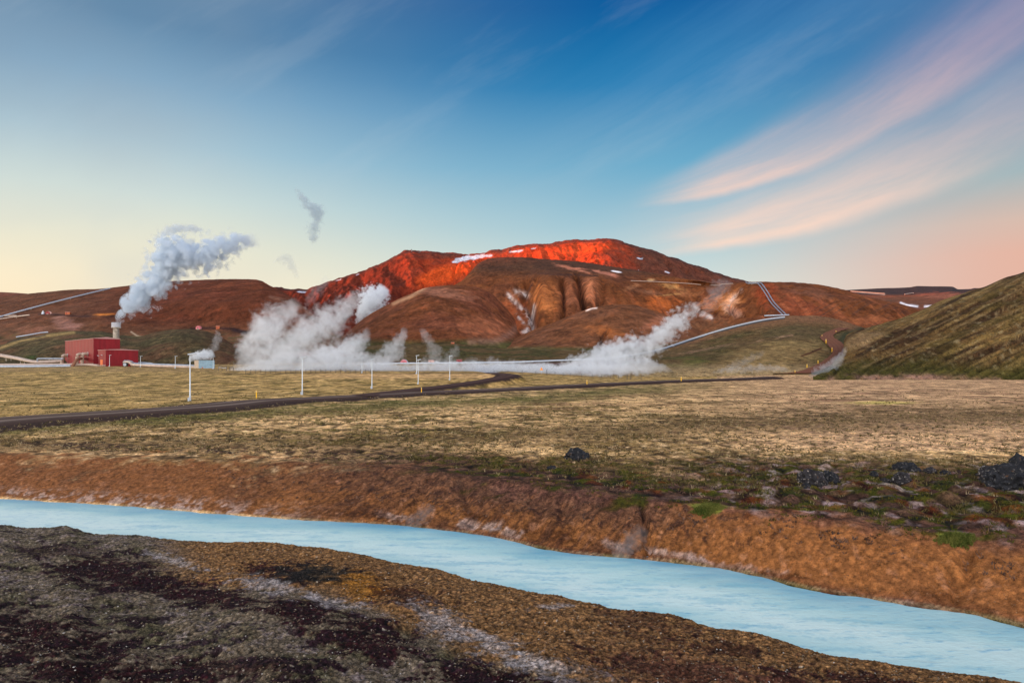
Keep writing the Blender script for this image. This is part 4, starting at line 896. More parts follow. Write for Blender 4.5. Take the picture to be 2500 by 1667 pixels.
# ---------------------------------------------------------------- power plant
dl, dr = Vector((-.74, .68, 0)).normalized(), Vector((.68, .74, 0)).normalized()
def hall(name, corner, ll, lr, h, z0, label, rise):
    C0 = Vector((corner[0], corner[1], z0)); t = thing(name, C0, label, 'building')
    zz = Vector((0, 0, 1)); q = [Vector((0, 0, -3)), dr * lr - zz * 3, dr * lr + dl * ll - zz * 3, dl * ll - zz * 3]
    MB().poly(q, h + 3).build('wall', M_red, t)
    # low gable roof, ridge running along the long side
    b = MB(); o = .25; pr = []
    for k in (-o, ll + o):
        base = dl * k; pr.append([base - dr * o + zz * h, base + dr * (lr / 2) + zz * (h + rise), base + dr * (lr + o) + zz * h])
    v = [[b.bm.verts.new(p + zz * .02) for p in r] for r in pr]; v2 = [[b.bm.verts.new(p + zz * .32) for p in r] for r in pr]
    for A in (v, v2):
        b.bm.faces.new((A[0][0], A[0][1], A[1][1], A[1][0])); b.bm.faces.new((A[0][1], A[0][2], A[1][2], A[1][1]))
    for k in (0, 1):
        b.bm.faces.new((v[k][0], v[k][1], v2[k][1], v2[k][0])); b.bm.faces.new((v[k][1], v[k][2], v2[k][2], v2[k][1]))
        b.bm.faces.new((v[0][2 * k], v[1][2 * k], v2[1][2 * k], v2[0][2 * k]))
        b.bm.faces.new((v[k][0], v[k][1], v[k][2]))
    b.build('roof', M_trim, t)
    MB().box(dl * (ll / 2) - dr * .1 + zz * .3, (ll, .12, .6), math.atan2(dl.y, dl.x)).build('plinth', M_conc, t)
    return t
main = hall('power_station_hall', (-276, 440), 66, 15.8, 16.9, 5.4 + (901 - 889) / F * 440, 'large dark red windowless power station hall with low gable roof, in front of the chimney', 1.0)
annex = hall('power_station_annex', (-258.8, 425), 15, 19, 10.1, 5.4 + (901 - 893) / F * 425, 'smaller red annex with an orange door, standing before the large red hall', .5)
dn = -dr
def onface(along, out, z): return dl * along + dn * out + Vector((0, 0, z))
az = math.atan2(dl.y, dl.x)
d = MB().box(onface(8.2, .06, 1.95), (4.2, .14, 4.1), az).build('door', M_door, annex)
MB().box(onface(8.2, .18, 1.9), (.1, .14, 4.0), az).build('centre_seam', M_redbox, d)
for al, zz_ in ((6.0, 6.9), (13.4, 6.6)):
    MB().box(onface(al, .5, zz_), (1.1, .9, .3), az, rx=.35).build('wall_lamp', M_white, annex)
MB().box(dr * 6 - dl * .1 + Vector((0, 0, 6.6)), (1.2, .8, .3), az + math.pi / 2).build('wall_lamp', M_white, main)
MB().box(dr * 9 + dl * 30 + Vector((0, 0, 17.9)), (9, 3, .8), az).build('roof_vent', M_trim, main, bevel=.1)
# bent pipes feeding the hall, each ending in its wall
for i, (al, zt, lab) in enumerate(((60.0, 7.6, 'grey bent pipe entering the far end of the red hall'), (24.0, 7.8, 'grey bent pipe entering the red hall, beside the rusty sloping pipe'), (12.0, 7.9, 'grey bent pipe entering the red hall nearest to its corner'))):
    p0 = Vector((-276, 440, main.location.z)) + dl * al; t = thing('bent_pipe', p0 + dn * 3.2 + Vector((0, 0, -1)), lab, 'pipe', 'bent pipes entering the red hall')
    pts = [(0, 0, 0), (0, 0, zt - 1.5)] + [tuple(Vector((0, 0, zt - 1.5 + 1.6 * math.sin(a))) + dr * (1.6 - 1.6 * math.cos(a))) for a in (.4, .8, 1.2, 1.57)] + [tuple(dr * 3.4 + Vector((0, 0, zt + .1)))]
    MB().tube(pts, 1.05, 14).build('pipe', M_bent, t, smooth=True)
    MB().cyl((0, 0, -1), (0, 0, .5), 1.35).build('collar', M_pipe, t)
    MB().cyl(tuple(dr * 3.0 + Vector((0, 0, zt + .1))), tuple(dr * 3.25 + Vector((0, 0, zt + .1))), 1.35).build('wall_flange', M_pipe, t)
p0 = Vector((-276, 440, main.location.z)) + dl * 30
t = thing('sloping_pipe', p0 + dn * 3, 'rusty brown pipe sloping up to the bent pipe on the red hall', 'pipe')
g = [P(172, 897, 425), P(178, 892, 426), P(186, 880, 430), P(193, 875.5, 437), P(203, 874.5, 452)]
MB().tube([p - t.location for p in smooth_path(g, 1.)], .95, 12).build('pipe', M_rust, t, smooth=True)
MB().cyl(P(171, 898.5, 425) - t.location, P(173.5, 894.5, 425) - t.location, 1.2).build('flange', M_dark, t)

def pipeline(name, pts, r, mat, label, group=None, sup=None, cat='pipeline', step=3., supz=3.0, n=10):
    pp = smooth_path(pts, step); o0 = pp[0].copy(); t = thing(name, o0, label, cat, group)
    MB().tube([p - o0 for p in pp], r, n).build('pipe', mat, t, smooth=True)
    if sup:
        acc = 0; k = 0
        for a, b in zip(pp[:-1], pp[1:]):
            acc += (b - a).length
            if acc > sup and k < 90:
                acc = 0; k += 1; q = a - o0
                MB().box(q + Vector((0, 0, -r - supz / 2 + .2)), (.35, .35, supz)).box(q + Vector((0, 0, -r + .02)), (r * 1.6, .5, .25)).build('support', M_conc, t)
    return t
# pipes left of the plant
G0 = 'pipes running across the ground left of the red hall'
pipeline('steam_pipe', [P(-160, 895.5, 400), P(60, 895, 404), P(172, 893.5, 412)], 1.05, M_pipe, 'thickest and nearest steel pipe running from the left edge to the red hall', G0, sup=11, supz=2.2)
pipeline('steam_pipe', [P(-160, 891, 420), P(60, 890.5, 424), P(150, 890, 430), P(185, 889.5, 432)], .85, M_pipe2, 'warm grey pipe lying just behind the nearest thick steel pipe', G0, sup=12, supz=2.2)
pipeline('steam_pipe', [P(-160, 846, 470), P(0, 869, 462), (P(50, 878, 455)), P(84, 884.5, 450), P(110, 884.5, 452), P(150, 882, 458)], .75, M_pipe2, 'pale pipe coming down from the left edge, front one of the sloping pair', G0, sup=14, supz=2.4)
pipeline('steam_pipe', [P(-150, 842, 480), P(14, 868, 474), P(60, 877, 466), P(90, 882, 462), P(152, 880, 466)], .75, M_pipe2, 'pale pipe coming down from the left edge, rear one of the sloping pair', G0, sup=14, supz=2.4)
pipeline('steam_pipe', [P(91.5, 885, 456), P(91.5, 878, 456), P(94, 875.6, 456), P(120, 875.4, 457), P(155, 875.5, 460)], .55, M_pipe, 'thin pipe raised on a bend behind the sloping pair', G0, sup=12, supz=2.5)
t = thing('pipe_header', P(150, 887, 446), 'short upright pipe stub where the pale pipes end left of the hall', 'pipe')
MB().cyl((0, 0, -1), (0, 0, 2.2), .75).build('stub', M_bent, t, smooth=True); MB().cyl((0, 0, 2.2), (0, 0, 2.45), .95).build('cap', M_pipe, t)
pipeline('header_pipe', [P(179, 893, 428), P(188, 891, 430), P(205, 890.5, 431), P(222, 891, 428), P(240, 892.5, 423)], .85, M_bent, 'dusty pipe lying at the foot of the red hall under the bent pipes', cat='pipe')
# pipes right of the annex
G1 = 'pair of pipes between the red annex and the blue shed'
for k, (dy, dY, lab) in enumerate(((0, 0, 'front pipe of the pair leading from the annex to the blue shed'), (-2.6, 7, 'rear pipe of the pair leading from the annex to the blue shed'))):
    pipeline('outlet_pipe', [P(305, 890 + dy * .5, 418 + dY), P(303, 885.5 + dy, 418 + dY), P(307, 884 + dy * .6, 418 + dY), P(316, 884.5 + dy * .6, 417 + dY), P(322, 887.5 + dy, 415 + dY), P(329, 891 + dy, 412 + dY), P(400, 894 + dy, 402 + dY), P(480, 897 + dy, 396 + dY), P(500, 901 + dy, 394 + dY)],
             .95, M_pipe2 if k == 0 else M_pipe, lab, G1, sup=14, supz=1.8, step=1.5)
t = thing('valve_unit', P(306.5, 894, 416), 'round dark valve drum where the two pipes leave the annex', 'valve')
MB().cyl((0, -.8, 1.1), (0, .9, 1.1), 1.35, n=24).build('drum', M_dark, t, smooth=True); MB().cyl((0, -.95, 1.1), (0, -.8, 1.1), .95, n=24).build('cover', M_pipe, t); MB().box((0, 0, .2), (1.8, 1.2, .8)).build('foot', M_conc, t)
pipeline('steam_pipe', [P(334, 884, 445), P(352, 885.5, 444), P(372, 887.5, 442)], .5, M_white, 'short white pipe behind the right end of the annex', sup=5, cat='pipe')
# chimney
cz0 = 5.4 + (901 - 884) / F * 492; ct = 5.4 + (901 - 787.5) / F * 492
t = thing('chimney', ((283.5 - CX) / F * 492, 492, cz0), 'tall concrete steam chimney with wide pale cap behind the red hall', 'chimney')
H = ct - cz0; capm = 12.2 / F * 492
MB().cyl((0, 0, -3), (0, 0, H - capm + .1), 2.15, 2.05, 32).build('shaft', M_conc, t, smooth=True)
c = MB(); c.cyl((0, 0, H - capm), (0, 0, H), 3.05, n=32); c.build('cap', M_capm, t, smooth=True)
MB().cyl((0, 0, H - capm - .35), (0, 0, H - capm + .25), 3.2, n=32).build('ledge', M_conc, t); MB().cyl((0, 0, H + .003), (0, 0, H + .25), 2.4, n=24).build('flue', M_dark, t)
MB().box((1.95, -.95, (H - capm) / 2), (.5, .12, H - capm - 1)).build('ladder', M_dark, t)
# blue shed
def shed():
    Y0 = 386; c0 = Vector(((485 - CX) / F * Y0, Y0, 5.4 + (901 - 903.2) / F * Y0)); t = thing('blue_grey_shed', c0, 'small flat roofed blue grey shed with steam rising from it', 'shed')
    e1 = Vector((1, .25, 0)).normalized(); e2 = Vector((-.95, 1.0, 0)).normalized(); h = 24 / F * Y0; z = Vector((0, 0, -2))
    MB().poly([z, e1 * 8.5 + z, e1 * 8.5 + e2 * 7 + z, e2 * 7 + z], h + 2).build('wall', M_blue, t)
    q = MB(); q.poly([e2 * 7.1 - e1 * .06 + z, e2 * .02 - e1 * .06 + z, e2 * .02 - e1 * .004 + z, e2 * 7.1 - e1 * .004 + z], h + 2.002); q.build('side_panel', mat_plain('tan_side_panel', (.46, .37, .28), .7, var=.12, scale=1.2), t)
    MB().poly([(-.15, -.15, h + .003), tuple(e1 * 8.65 + Vector((0, -.15, h + .003))), tuple(e1 * 8.65 + e2 * 7.15 + Vector((0, 0, h + .003))), tuple(e2 * 7.15 + Vector((-.15, 0, h + .003)))], .22).build('roof', M_dark, t)
    MB().box(e1 * 2.1 + Vector((0, -.08, .95)), (.7, .1, 1.4), math.atan2(e1.y, e1.x)).build('hatch', M_org, t)
    MB().box(e1 * 6.4 + Vector((0, -.8, .1)), (2.6, 1.3, .9), math.atan2(e1.y, e1.x)).build('step', M_white, t, bevel=.1)
shed()
def frame(px0, px1, py, lab, w):
    o = P(px0, py, 330); W = (px1 - px0) / F * 330; t = thing('pond_railing', o, lab, 'railing', 'metal railings at the pond edge')
    for x in (0, W): MB().box((x, 0, .5), (.16, .16, 3.0)).build('post', M_dark, t)
    for z in (1.95, 1.2)[:w]: MB().box((W / 2, 0, z), (W, .18, .18)).build('rail', M_white if z < 1.5 else M_dark, t)
frame(534, 542, 903, 'metal railing nearest to the blue shed', 2); frame(542, 553, 904, 'metal railing at the left end of the steam pond', 2); frame(561, 570, 906.5, 'low metal railing standing in the edge of the steam', 1)

# ---------------------------------------------------------------- street lamps
LAMPS = [(464, 980, 862, 8.0, 'tallest and nearest street lamp, left beside the gravel road'), (738, 964, 870, 8.0, 'second nearest street lamp, standing in front of the big steam cloud'),
         (908, 948, 875, 8.0, 'street lamp on the road verge left of the track junction'), (1021, 938, 877, 8.0, 'street lamp on the verge in front of a farther lamp close by it'),
         (1098, 923, 868, 8.0, 'street lamp at the bend of the dark side track'), (1017, 912, 867, 8.0, 'farther lamp of the close pair, on the pond embankment'),
         (884, 911, 868, 8.0, 'street lamp on the pond embankment right of the big steam cloud'), (747, 907, 870, 8.0, 'street lamp half hidden in the big steam cloud'),
         (520.5, 905.5, 870, 8.0, 'street lamp beside the right wall of the blue shed'), (428, 903.5, 869, 8.0, 'street lamp in front of the pipes left of the blue shed'),
         (343, 901, 869, 8.0, 'street lamp just right of the red annex'), (267.5, 897.5, 866.5, 8.0, 'street lamp in front of the red annex wall')]
lamp0 = None
for i, (px, pb, pt, hh, lab) in enumerate(LAMPS):
    Y = hh * F / (pb - pt); X = (px - CX) / F * Y; gz = ground_z(X, Y); ztop = CZ + (HZ - pt) / F * Y; H = ztop - gz
    if lamp0 is None:
        lamp0 = thing('street_lamp', (X, Y, gz), lab, 'street lamp', 'white street lamps along the road and pond')
        MB().cyl((0, 0, -.3), (0, 0, 7.72), .13, .07, 12).build('pole', M_pole, lamp0, smooth=True)
        MB().cyl((0, 0, -.3), (0, 0, .9), .17, .16, 12).box((-.2, -.1, .3), (.2, .2, .6)).build('base', M_white, lamp0)
        MB().tube([(0, 0, 7.65), (.12, 0, 7.78), (.5, 0, 7.86)], .05, 8).build('arm', M_pole, lamp0)
        hd = MB().box((.32, 0, 7.88), (1.35, .36, .2), ry=-.16).build('lamp_head', M_white, lamp0, bevel=.05)
        MB().box((.42, 0, 7.775), (.8, .26, .03), ry=-.16).build('diffuser', M_refl, hd)
        lamp0.scale = (1, 1, H / 8.0)
    else: copy_thing(lamp0, (X, Y, gz), lab, scale=(1, 1, H / 8.0) if i < 5 else (1.2, 1.2, H / 8.0))

# ---------------------------------------------------------------- yellow marker posts
MK = [(626, 971, 953, 0, 'nearest yellow marker post, left on the verge of the gravel road'), (1029, 960, 946, 0, 'yellow marker post in the fork between road and side track'), (1433, 940, 927, 0, 'yellow marker post by the road right of the warning sign'),
      (1663, 930, 919, 0, 'yellow marker post where the road runs thin towards the right hills'), (1897, 913, 906, 0, 'yellow marker post before the road starts to climb'), (1941, 912, 904, 1, 'yellow marker post at the dark ditch where the winding road begins'),
      (1970, 897, 889, 1, 'second yellow marker post up the left side of the winding road'), (1996, 887, 879.5, 1, 'third yellow marker post up the left side of the winding road'), (2031, 860, 848, 1, 'tallest looking yellow marker post inside the bend of the winding road'),
      (2016, 839, 828, 1, 'yellow marker post above the bend of the winding road'), (2006, 822.5, 818, 1, 'yellow marker post on the tip of the tan bank left of the winding road'), (2042, 812, 807.5, 1, 'highest and farthest yellow marker post at the top of the winding road')]
mk0 = None
for px, pb, pt, onh, lab in MK:
    p = on_hill('hill_6', px, pb) if onh else hit(px, pb)
    h = (pb - pt) / F * p.y; w = max(.16, 1.7 / F * p.y)
    if mk0 is None:
        mk0 = thing('marker_post', p, lab, 'marker post', 'yellow marker posts beside the road')
        MB().box((0, 0, .42), (1, .6, 1.14)).build('post', M_yel, mk0); MB().box((0, -.32, .86), (.7, .06, .10)).build('reflector', M_refl, mk0)
        MB().box((0, 0, .995), (1.04, .64, .03)).build('cap', M_yel, mk0)
        mk0.scale = (w, w, h)
    else: copy_thing(mk0, p, lab, scale=(w, w, h))

# ---------------------------------------------------------------- fence, sign
def fence(xs, pyf, Y, lab, tall=()):
    o = Vector(((xs[0] - CX) / F * Y, Y, 0)); o.z = ground_z(o.x, o.y); t = thing('wire_fence', o, lab, 'fence', 'wire fences along the steaming pond'); tops = []
    for x in xs:
        X = (x - CX) / F * Y; z = ground_z(X, Y); h = 2.6 if x in tall else 1.7; w = .22 if x in tall else .15
        MB().box((X - o.x, 0, z - o.z + h / 2 - .2), (w, w, h + .4)).build('post', M_dark, t); tops.append(Vector((X - o.x, 0, z - o.z)))
    b = MB()
    for hgt in (.7, 1.4): b.tube([p + Vector((0, 0, hgt)) for p in tops], .018, 4)
    b.build('wire', M_dark, t)
fence([600 + 12.2 * i for i in range(26)], 0, 297, 'wire fence on thin dark posts in front of the big left steam cloud')
fence([1206, 1240, 1275, 1308, 1335, 1355, 1375, 1392, 1420, 1446, 1468, 1491, 1510, 1531, 1540, 1565], 0, 310, 'wire fence with two taller dark posts before the right steam plume', tall=(1335, 1531, 1540))
p = hit(1322, 914); t = thing('warning_sign', p, 'small orange triangular warning sign on a post before the white steam', 'sign')
hs = (914 - 896) / F * p.y; w = 8.2 / F * p.y
MB().box((0, .06, hs * .3), (.12, .12, hs * .75)).build('post', M_white, t)
b = MB(); tri = [(-w/2, hs - w * .95), (w/2, hs - w * .95), (0, hs)]
def tri_plate(sc, y0, y1):
    b = MB(); cz_ = hs - w * .62; q = [(x * sc, cz_ + (z - cz_) * sc) for x, z in tri]
    f = [b.bm.verts.new((x, y0, z)) for x, z in q]; g = [b.bm.verts.new((x, y1, z)) for x, z in q]
    b.bm.faces.new(f); b.bm.faces.new(g[::-1])
    for i in range(3): b.bm.faces.new((f[i], f[(i+1) % 3], g[(i+1) % 3], g[i]))
    return b
tri_plate(1, -.04, .0).build('border', M_door, t); tri_plate(.72, -.055, -.042).build('face', mat_plain('amber_sign_face', (.9, .42, .04), .5, var=.03), t)
MB().box((0, -.065, hs - w * .60), (.08 * w, .015, .26 * w)).box((0, -.065, hs - w * .79), (.08 * w, .015, .07 * w)).build('symbol', M_dark, t)

# ---------------------------------------------------------------- pipelines over the hills
def hpt(name, px, py, up=1.3): q = on_hill(name, px, py); return Vector((q.x, q.y, q.z + up))
kn = lambda x: float(curve(KN, np.array([x], float))[0])
A = [(850, 889), (1000, 887), (1150, 885.5), (1250, 884), (1400, 878.5), (1480, 874.5), (1520, 870), (1560, 863.5), (1620, 850), (1700, 824), (1780, 800), (1860, 781.5), (1916, 774)]
def knoll_pt(x, y, up=0):
    q = on_hill('hill_6', x, max(y + 3, kn(x) + 2.5)); return P(x, y + up, q.y)
pipeline('long_pipeline', [knoll_pt(x, y) for x, y in A], .7, M_white, 'long white pipeline climbing over the green knoll behind the right steam plume', 'pipelines crossing the hills', sup=9, supz=2.8, step=6)
dark = [knoll_pt(x, y + 2.4) for x, y in A if x > 1500]
pipeline('long_pipeline', [p + Vector((0, 1.5, -.6)) for p in dark], .8, M_dark, 'dark lower pipe under the white pipeline on the green knoll', 'pipelines crossing the hills', step=6)
B1 = [(1918, 771.5), (1903, 757), (1888, 741), (1876, 721), (1868, 706), (1858, 694.5), (1848, 693.2), (1836, 694.8), (1828, 691.5)]
for k, dx in enumerate((0, -7)):
    pts = [hpt('mountain_2', x + dx, max(y + (k * 1.2 if i < 6 else 1.2), float(curve(DOME, np.array([x + dx], float))[0]) + 2.0), 2.2) for i, (x, y) in enumerate(B1)]
    pipeline('slope_pipeline', pts, .75, M_pipe, ('right' if k == 0 else 'left') + ' one of the two white pipelines dropping down the red hill', 'pair of white pipelines on the red hill', sup=40, supz=3, step=8)
pipeline('slope_pipeline', [hpt('mountain_2', x, y, 2.2) for x, y in ((1868, 775), (1890, 774.5), (1925, 773))], .9, M_white, 'short white pipe lying level at the foot of the two hill pipelines', step=8)
pipeline('slope_pipeline', [hpt('mountain_2', x, y, 2) for x, y in ((1540, 688.5), (1600, 690.5), (1680, 695), (1712, 698))], .6, M_pipe2, 'thin tan pipeline running level below the mountain snow patches', step=8)
pipeline('slope_pipeline', [hpt('mountain_2', x, y, 2) for x, y in ((1736, 699), (1758, 699.5), (1762, 697), (1790, 695))], .6, M_pipe2, 'short tan pipeline just left of the hill top pipe bend', step=8)
C1 = [(-60, 797), (0, 777), (60, 760.5), (130, 741.5), (200, 723.5), (268, 707)]
pipeline('hillside_pipeline', [hpt('hill_3', x, y, 1.6) for x, y in C1], .8, M_white, 'long straight white pipeline rising across the left hillside', 'pipelines on the left hillside', sup=22, supz=2.5, step=8)
pipeline('hillside_pipeline', [hpt('hill_3', x, y, 1.4) for x, y in ((-60, 790), (0, 782), (30, 777.5), (72, 772.5))], .7, M_pipe2, 'short tan pipe below the start of the long hillside pipeline', 'pipelines on the left hillside', sup=22, step=8)
pipeline('hillside_pipeline', [hpt('hill_3', x, y, 1.4) for x, y in ((-60, 776), (0, 774.5), (40, 773.5))], .6, M_pipe2, 'short level pipe at the left edge where the long pipeline begins', 'pipelines on the left hillside', step=8)
pipeline('hillside_pipeline', [hpt('hill_3', x, y, 1.2) for x, y in ((40, 826), (75, 820), (100, 815.5), (118, 814))], .55, M_white, 'short pale pipe ending above the green mounds at far left', 'pipelines on the left hillside', step=5)
for lab, pts in (('short pale pipe on the far plateau slope left of the snow', ((2076, 713), (2110, 715.5), (2160, 719))), ('short pale pipe on the far plateau right of the longer one', ((2208, 721), (2222, 718.5), (2230, 717.5)))):
    pipeline('plateau_pipeline', [hpt('hill_8', x, y, 3) for x, y in pts], 1.1, M_pipe2, lab, 'pipes on the far plateau', step=12)

# ---------------------------------------------------------------- wellhead shelters, huts, mast
def dome_hut(hn, px, py, wpx, lab, mat, face, group='round wellhead shelters'):
    q = on_hill(hn, px, py); r = wpx / 2 / F * q.y; t = thing('wellhead_dome', q, lab, 'wellhead shelter', group); b = MB()
    bmesh.ops.create_uvsphere(b.bm, u_segments=28, v_segments=16, radius=r)
    bmesh.ops.delete(b.bm, geom=[v for v in b.bm.verts if v.co.z < -r * .25], context='VERTS')
    b.build('shell', mat, t, smooth=True)
    MB().cyl((0, -r * .5, r * .1), (0, -r * .98, r * .1), r * .80, n=28).build('front_panel', face, t); MB().cyl((0, 0, -r * .5), (0, 0, -r * .02), r * 1.06, n=28).build('footing', M_conc, t)
    MB().box((0, -r * 1.0, r * .0), (r * .35, r * .08, r * .7)).build('door', M_redbox, t)
def box_hut(hn, px, py, wpx, hpx, lab, mat, group='box shaped well houses'):
    q = on_hill(hn, px, py); w, h = wpx / F * q.y, hpx / F * q.y; t = thing('well_house', q, lab, 'hut', group)
    MB().box((0, 0, h / 2 - .6), (w, w * .8, h + 1.2), .2).build('wall', mat, t); MB().box((0, 0, h + .13), (w * 1.06, w * .86, .25), .2).build('roof', M_trim, t)
    MB().box((-w * .1, -w * .42, h * .35), (w * .22, .12, h * .7), .2).build('door', M_redbox, t)
dome_hut('hill_6', 988, 887, 20, 'round pink fronted wellhead shelter behind the thin steam', M_capm, M_pink)
dome_hut('hill_6', 1065, 887, 13, 'grey wellhead dome beside the salmon coloured box', M_capm, M_capm)
box_hut('hill_6', 1052, 886.5, 13, 7, 'salmon coloured box house left of the grey dome', M_salm)
box_hut('hill_6', 1122, 886, 13, 8, 'dark red box house right of the farther lamps', M_redbox)
box_hut('hill', 1106, 841, 8, 5, 'small orange hut on the dark terrace under the brown hill', M_org)
dome_hut('hill_3', 486, 802, 13, 'pink wellhead dome on the terrace above the green mounds', M_pink, M_pink)
box_hut('hill_3', 532, 802, 8, 6, 'orange hut on the terrace right of the pink dome', M_org)
dome_hut('hill_3', 121, 766, 12, 'low pale arch shelter on the left hillside terrace', M_salm, M_redbox)
box_hut('hill_3', 167, 767, 10, 5, 'dark orange hut on the left hillside terrace above the landslip', M_org)
q = on_hill('hill_3', 104, 766); t = thing('vent_silencer', q, 'small white cone shaped silencer on the left hillside terrace', 'silencer')
MB().cyl((0, 0, -.5), (0, 0, 2.0), 1.5, 1.0).build('cone', M_white, t, smooth=True); MB().cyl((0, 0, 2.0), (0, 0, 3.1), .5).build('outlet', M_white, t)
def mast(hn, px, py, h, lab):
    q = on_hill(hn, px, py); t = thing('radio_mast', q, lab, 'mast')
    MB().cyl((0, 0, -2), (0, 0, h), .55, .3, 8).build('pole', M_dark, t); MB().box((0, 0, h * .7), (3.4, .5, .5)).build('crossarm', M_dark, t); MB().box((.9, 0, h * .45), (1.2, .8, 1.4)).build('antenna', M_white, t)
mast('mountain', 1004, 616, 8, 'radio mast with crossarm on the left summit of the red mountain')
q = on_hill('mountain', 1023, 616.5); t = thing('summit_hut', q, 'tiny dark hut on the summit right of the mast', 'hut')
MB().box((0, 0, .6), (4, 3, 3.6)).build('wall', M_dark, t); MB().box((0, 0, 2.55), (4.5, 3.5, .3)).build('roof', M_rust, t)

# ---------------------------------------------------------------- rocks
def mat_rock(name, col, lich):
    m = bpy.data.materials.new(name); m.use_nodes = True; t = NT(m.node_tree); b = t.n['Principled BSDF']; b.inputs['Roughness'].default_value = .95; b.inputs['Specular IOR Level'].default_value = .15
    co = t.new('ShaderNodeTexCoord').outputs['Object']; n = t.noise(co, 2.2, 7, .7); n2 = t.noise(co, 7., 6, .7)
    c = t.mix(t.mapr(n, .35, .65), tuple(v * .5 for v in col) + (1,), tuple(col) + (1,)); c = t.mix(t.mapr(n2, .56, .66, 0, lich), c, (.50, .46, .42, 1))
    c = t.mix(t.mapr(t.noise(co, 3.3, 5, .7), .60, .68, 0, .6), c, (.17, .08, .03, 1))
    t.put(b.inputs['Base Color'], c); bp = t.new('ShaderNodeBump'); bp.inputs['Strength'].default_value = 1; bp.inputs['Distance'].default_value = .12; t.put(bp.inputs['Height'], t.m('ADD', n, n2)); t.put(b.inputs['Normal'], bp.outputs[0]); return m
M_rock = mat_rock('black_lava_rock', (.030, .032, .038), .35); M_rockl = mat_rock('lichen_covered_lava', (.045, .042, .046), .8)
def rock(px, py, wpx, hpx, lab, mat, seed, deep=.8):
    """px,py: foot of the rock in the photo"""
    q = hit(px, py); w, h = wpx / F * q.y, hpx / F * q.y; b = MB(); bmesh.ops.create_icosphere(b.bm, subdivisions=4, radius=1)
    co = np.array([v.co[:] for v in b.bm.verts])
    n1 = fbm(co[:, 0] * 1.3 + seed, co[:, 1] * 1.3 + co[:, 2] * 1.7, 3, seed); n2 = fbm(co[:, 0] * 3.6 + seed, co[:, 2] * 3.6 - co[:, 1] * 2.9, 5, seed + 4, .6, ridged=True)
    n3 = fbm(co[:, 0] * 9, co[:, 1] * 7 + co[:, 2] * 9, 3, seed + 8)
    k = .92 + .36 * n1 + .40 * n2 + .14 * n3
    for v, kk in zip(b.bm.verts, k): v.co = Vector((v.co.x * w / 2 * kk, v.co.y * w / 2 * deep * kk, (v.co.z * (.62 if v.co.z < 0 else .88) * kk) * h))
    q = q + Vector((0, w * deep * .35, h * .12)); o = b.build('lava_rock', mat, loc=q)
    tag(o, lab, 'rock', 'black lava rocks on the plain')
ROCKS = [(1408, 1122, 52, 24, 'lone black rounded boulder on the dry grass, leftmost of the larger rocks', M_rock), (1347, 1146, 21, 9, 'small black stone below and left of the lone boulder', M_rock),
         (1988, 1184, 62, 40, 'lichen speckled white and black lava outcrop right of centre', M_rockl), (2030, 1178, 40, 28, 'dark outcrop joined to the right of the white speckled one', M_rock), (1970, 1192, 20, 13, 'small jagged stone at the left foot of the speckled outcrop', M_rock),
         (2222, 1152, 56, 24, 'dark ragged lava block behind the row of stones', M_rock), (2207, 1178, 40, 27, 'blue grey upright lava stone in the middle of the right row', M_rockl), (2136, 1162, 18, 14, 'small pointed stone left of the ragged lava block', M_rock),
         (2275, 1154, 26, 14, 'smooth grey stone right of the ragged lava block', M_rockl), (2312, 1158, 24, 10, 'low flat stone between the row and the right edge outcrop', M_rock),
         (2440, 1170, 66, 34, 'brown left shoulder of the big outcrop at the right edge', M_rockl), (2482, 1190, 104, 62, 'largest black lava outcrop, cut by the right edge', M_rock), (2520, 1160, 70, 50, 'black lava block behind the largest outcrop at the right edge', M_rock),
         (2165, 1176, 22, 9, 'pale low stone between pointed and upright stones', M_rockl), (1980, 78 + 900, 1, 1, '', None)]
for i, (x, y, w, h, lab, m) in enumerate(ROCKS):
    if m: rock(x, y, w, h * (.95 if i < 2 else .80), lab, m, 31 + i * 7)

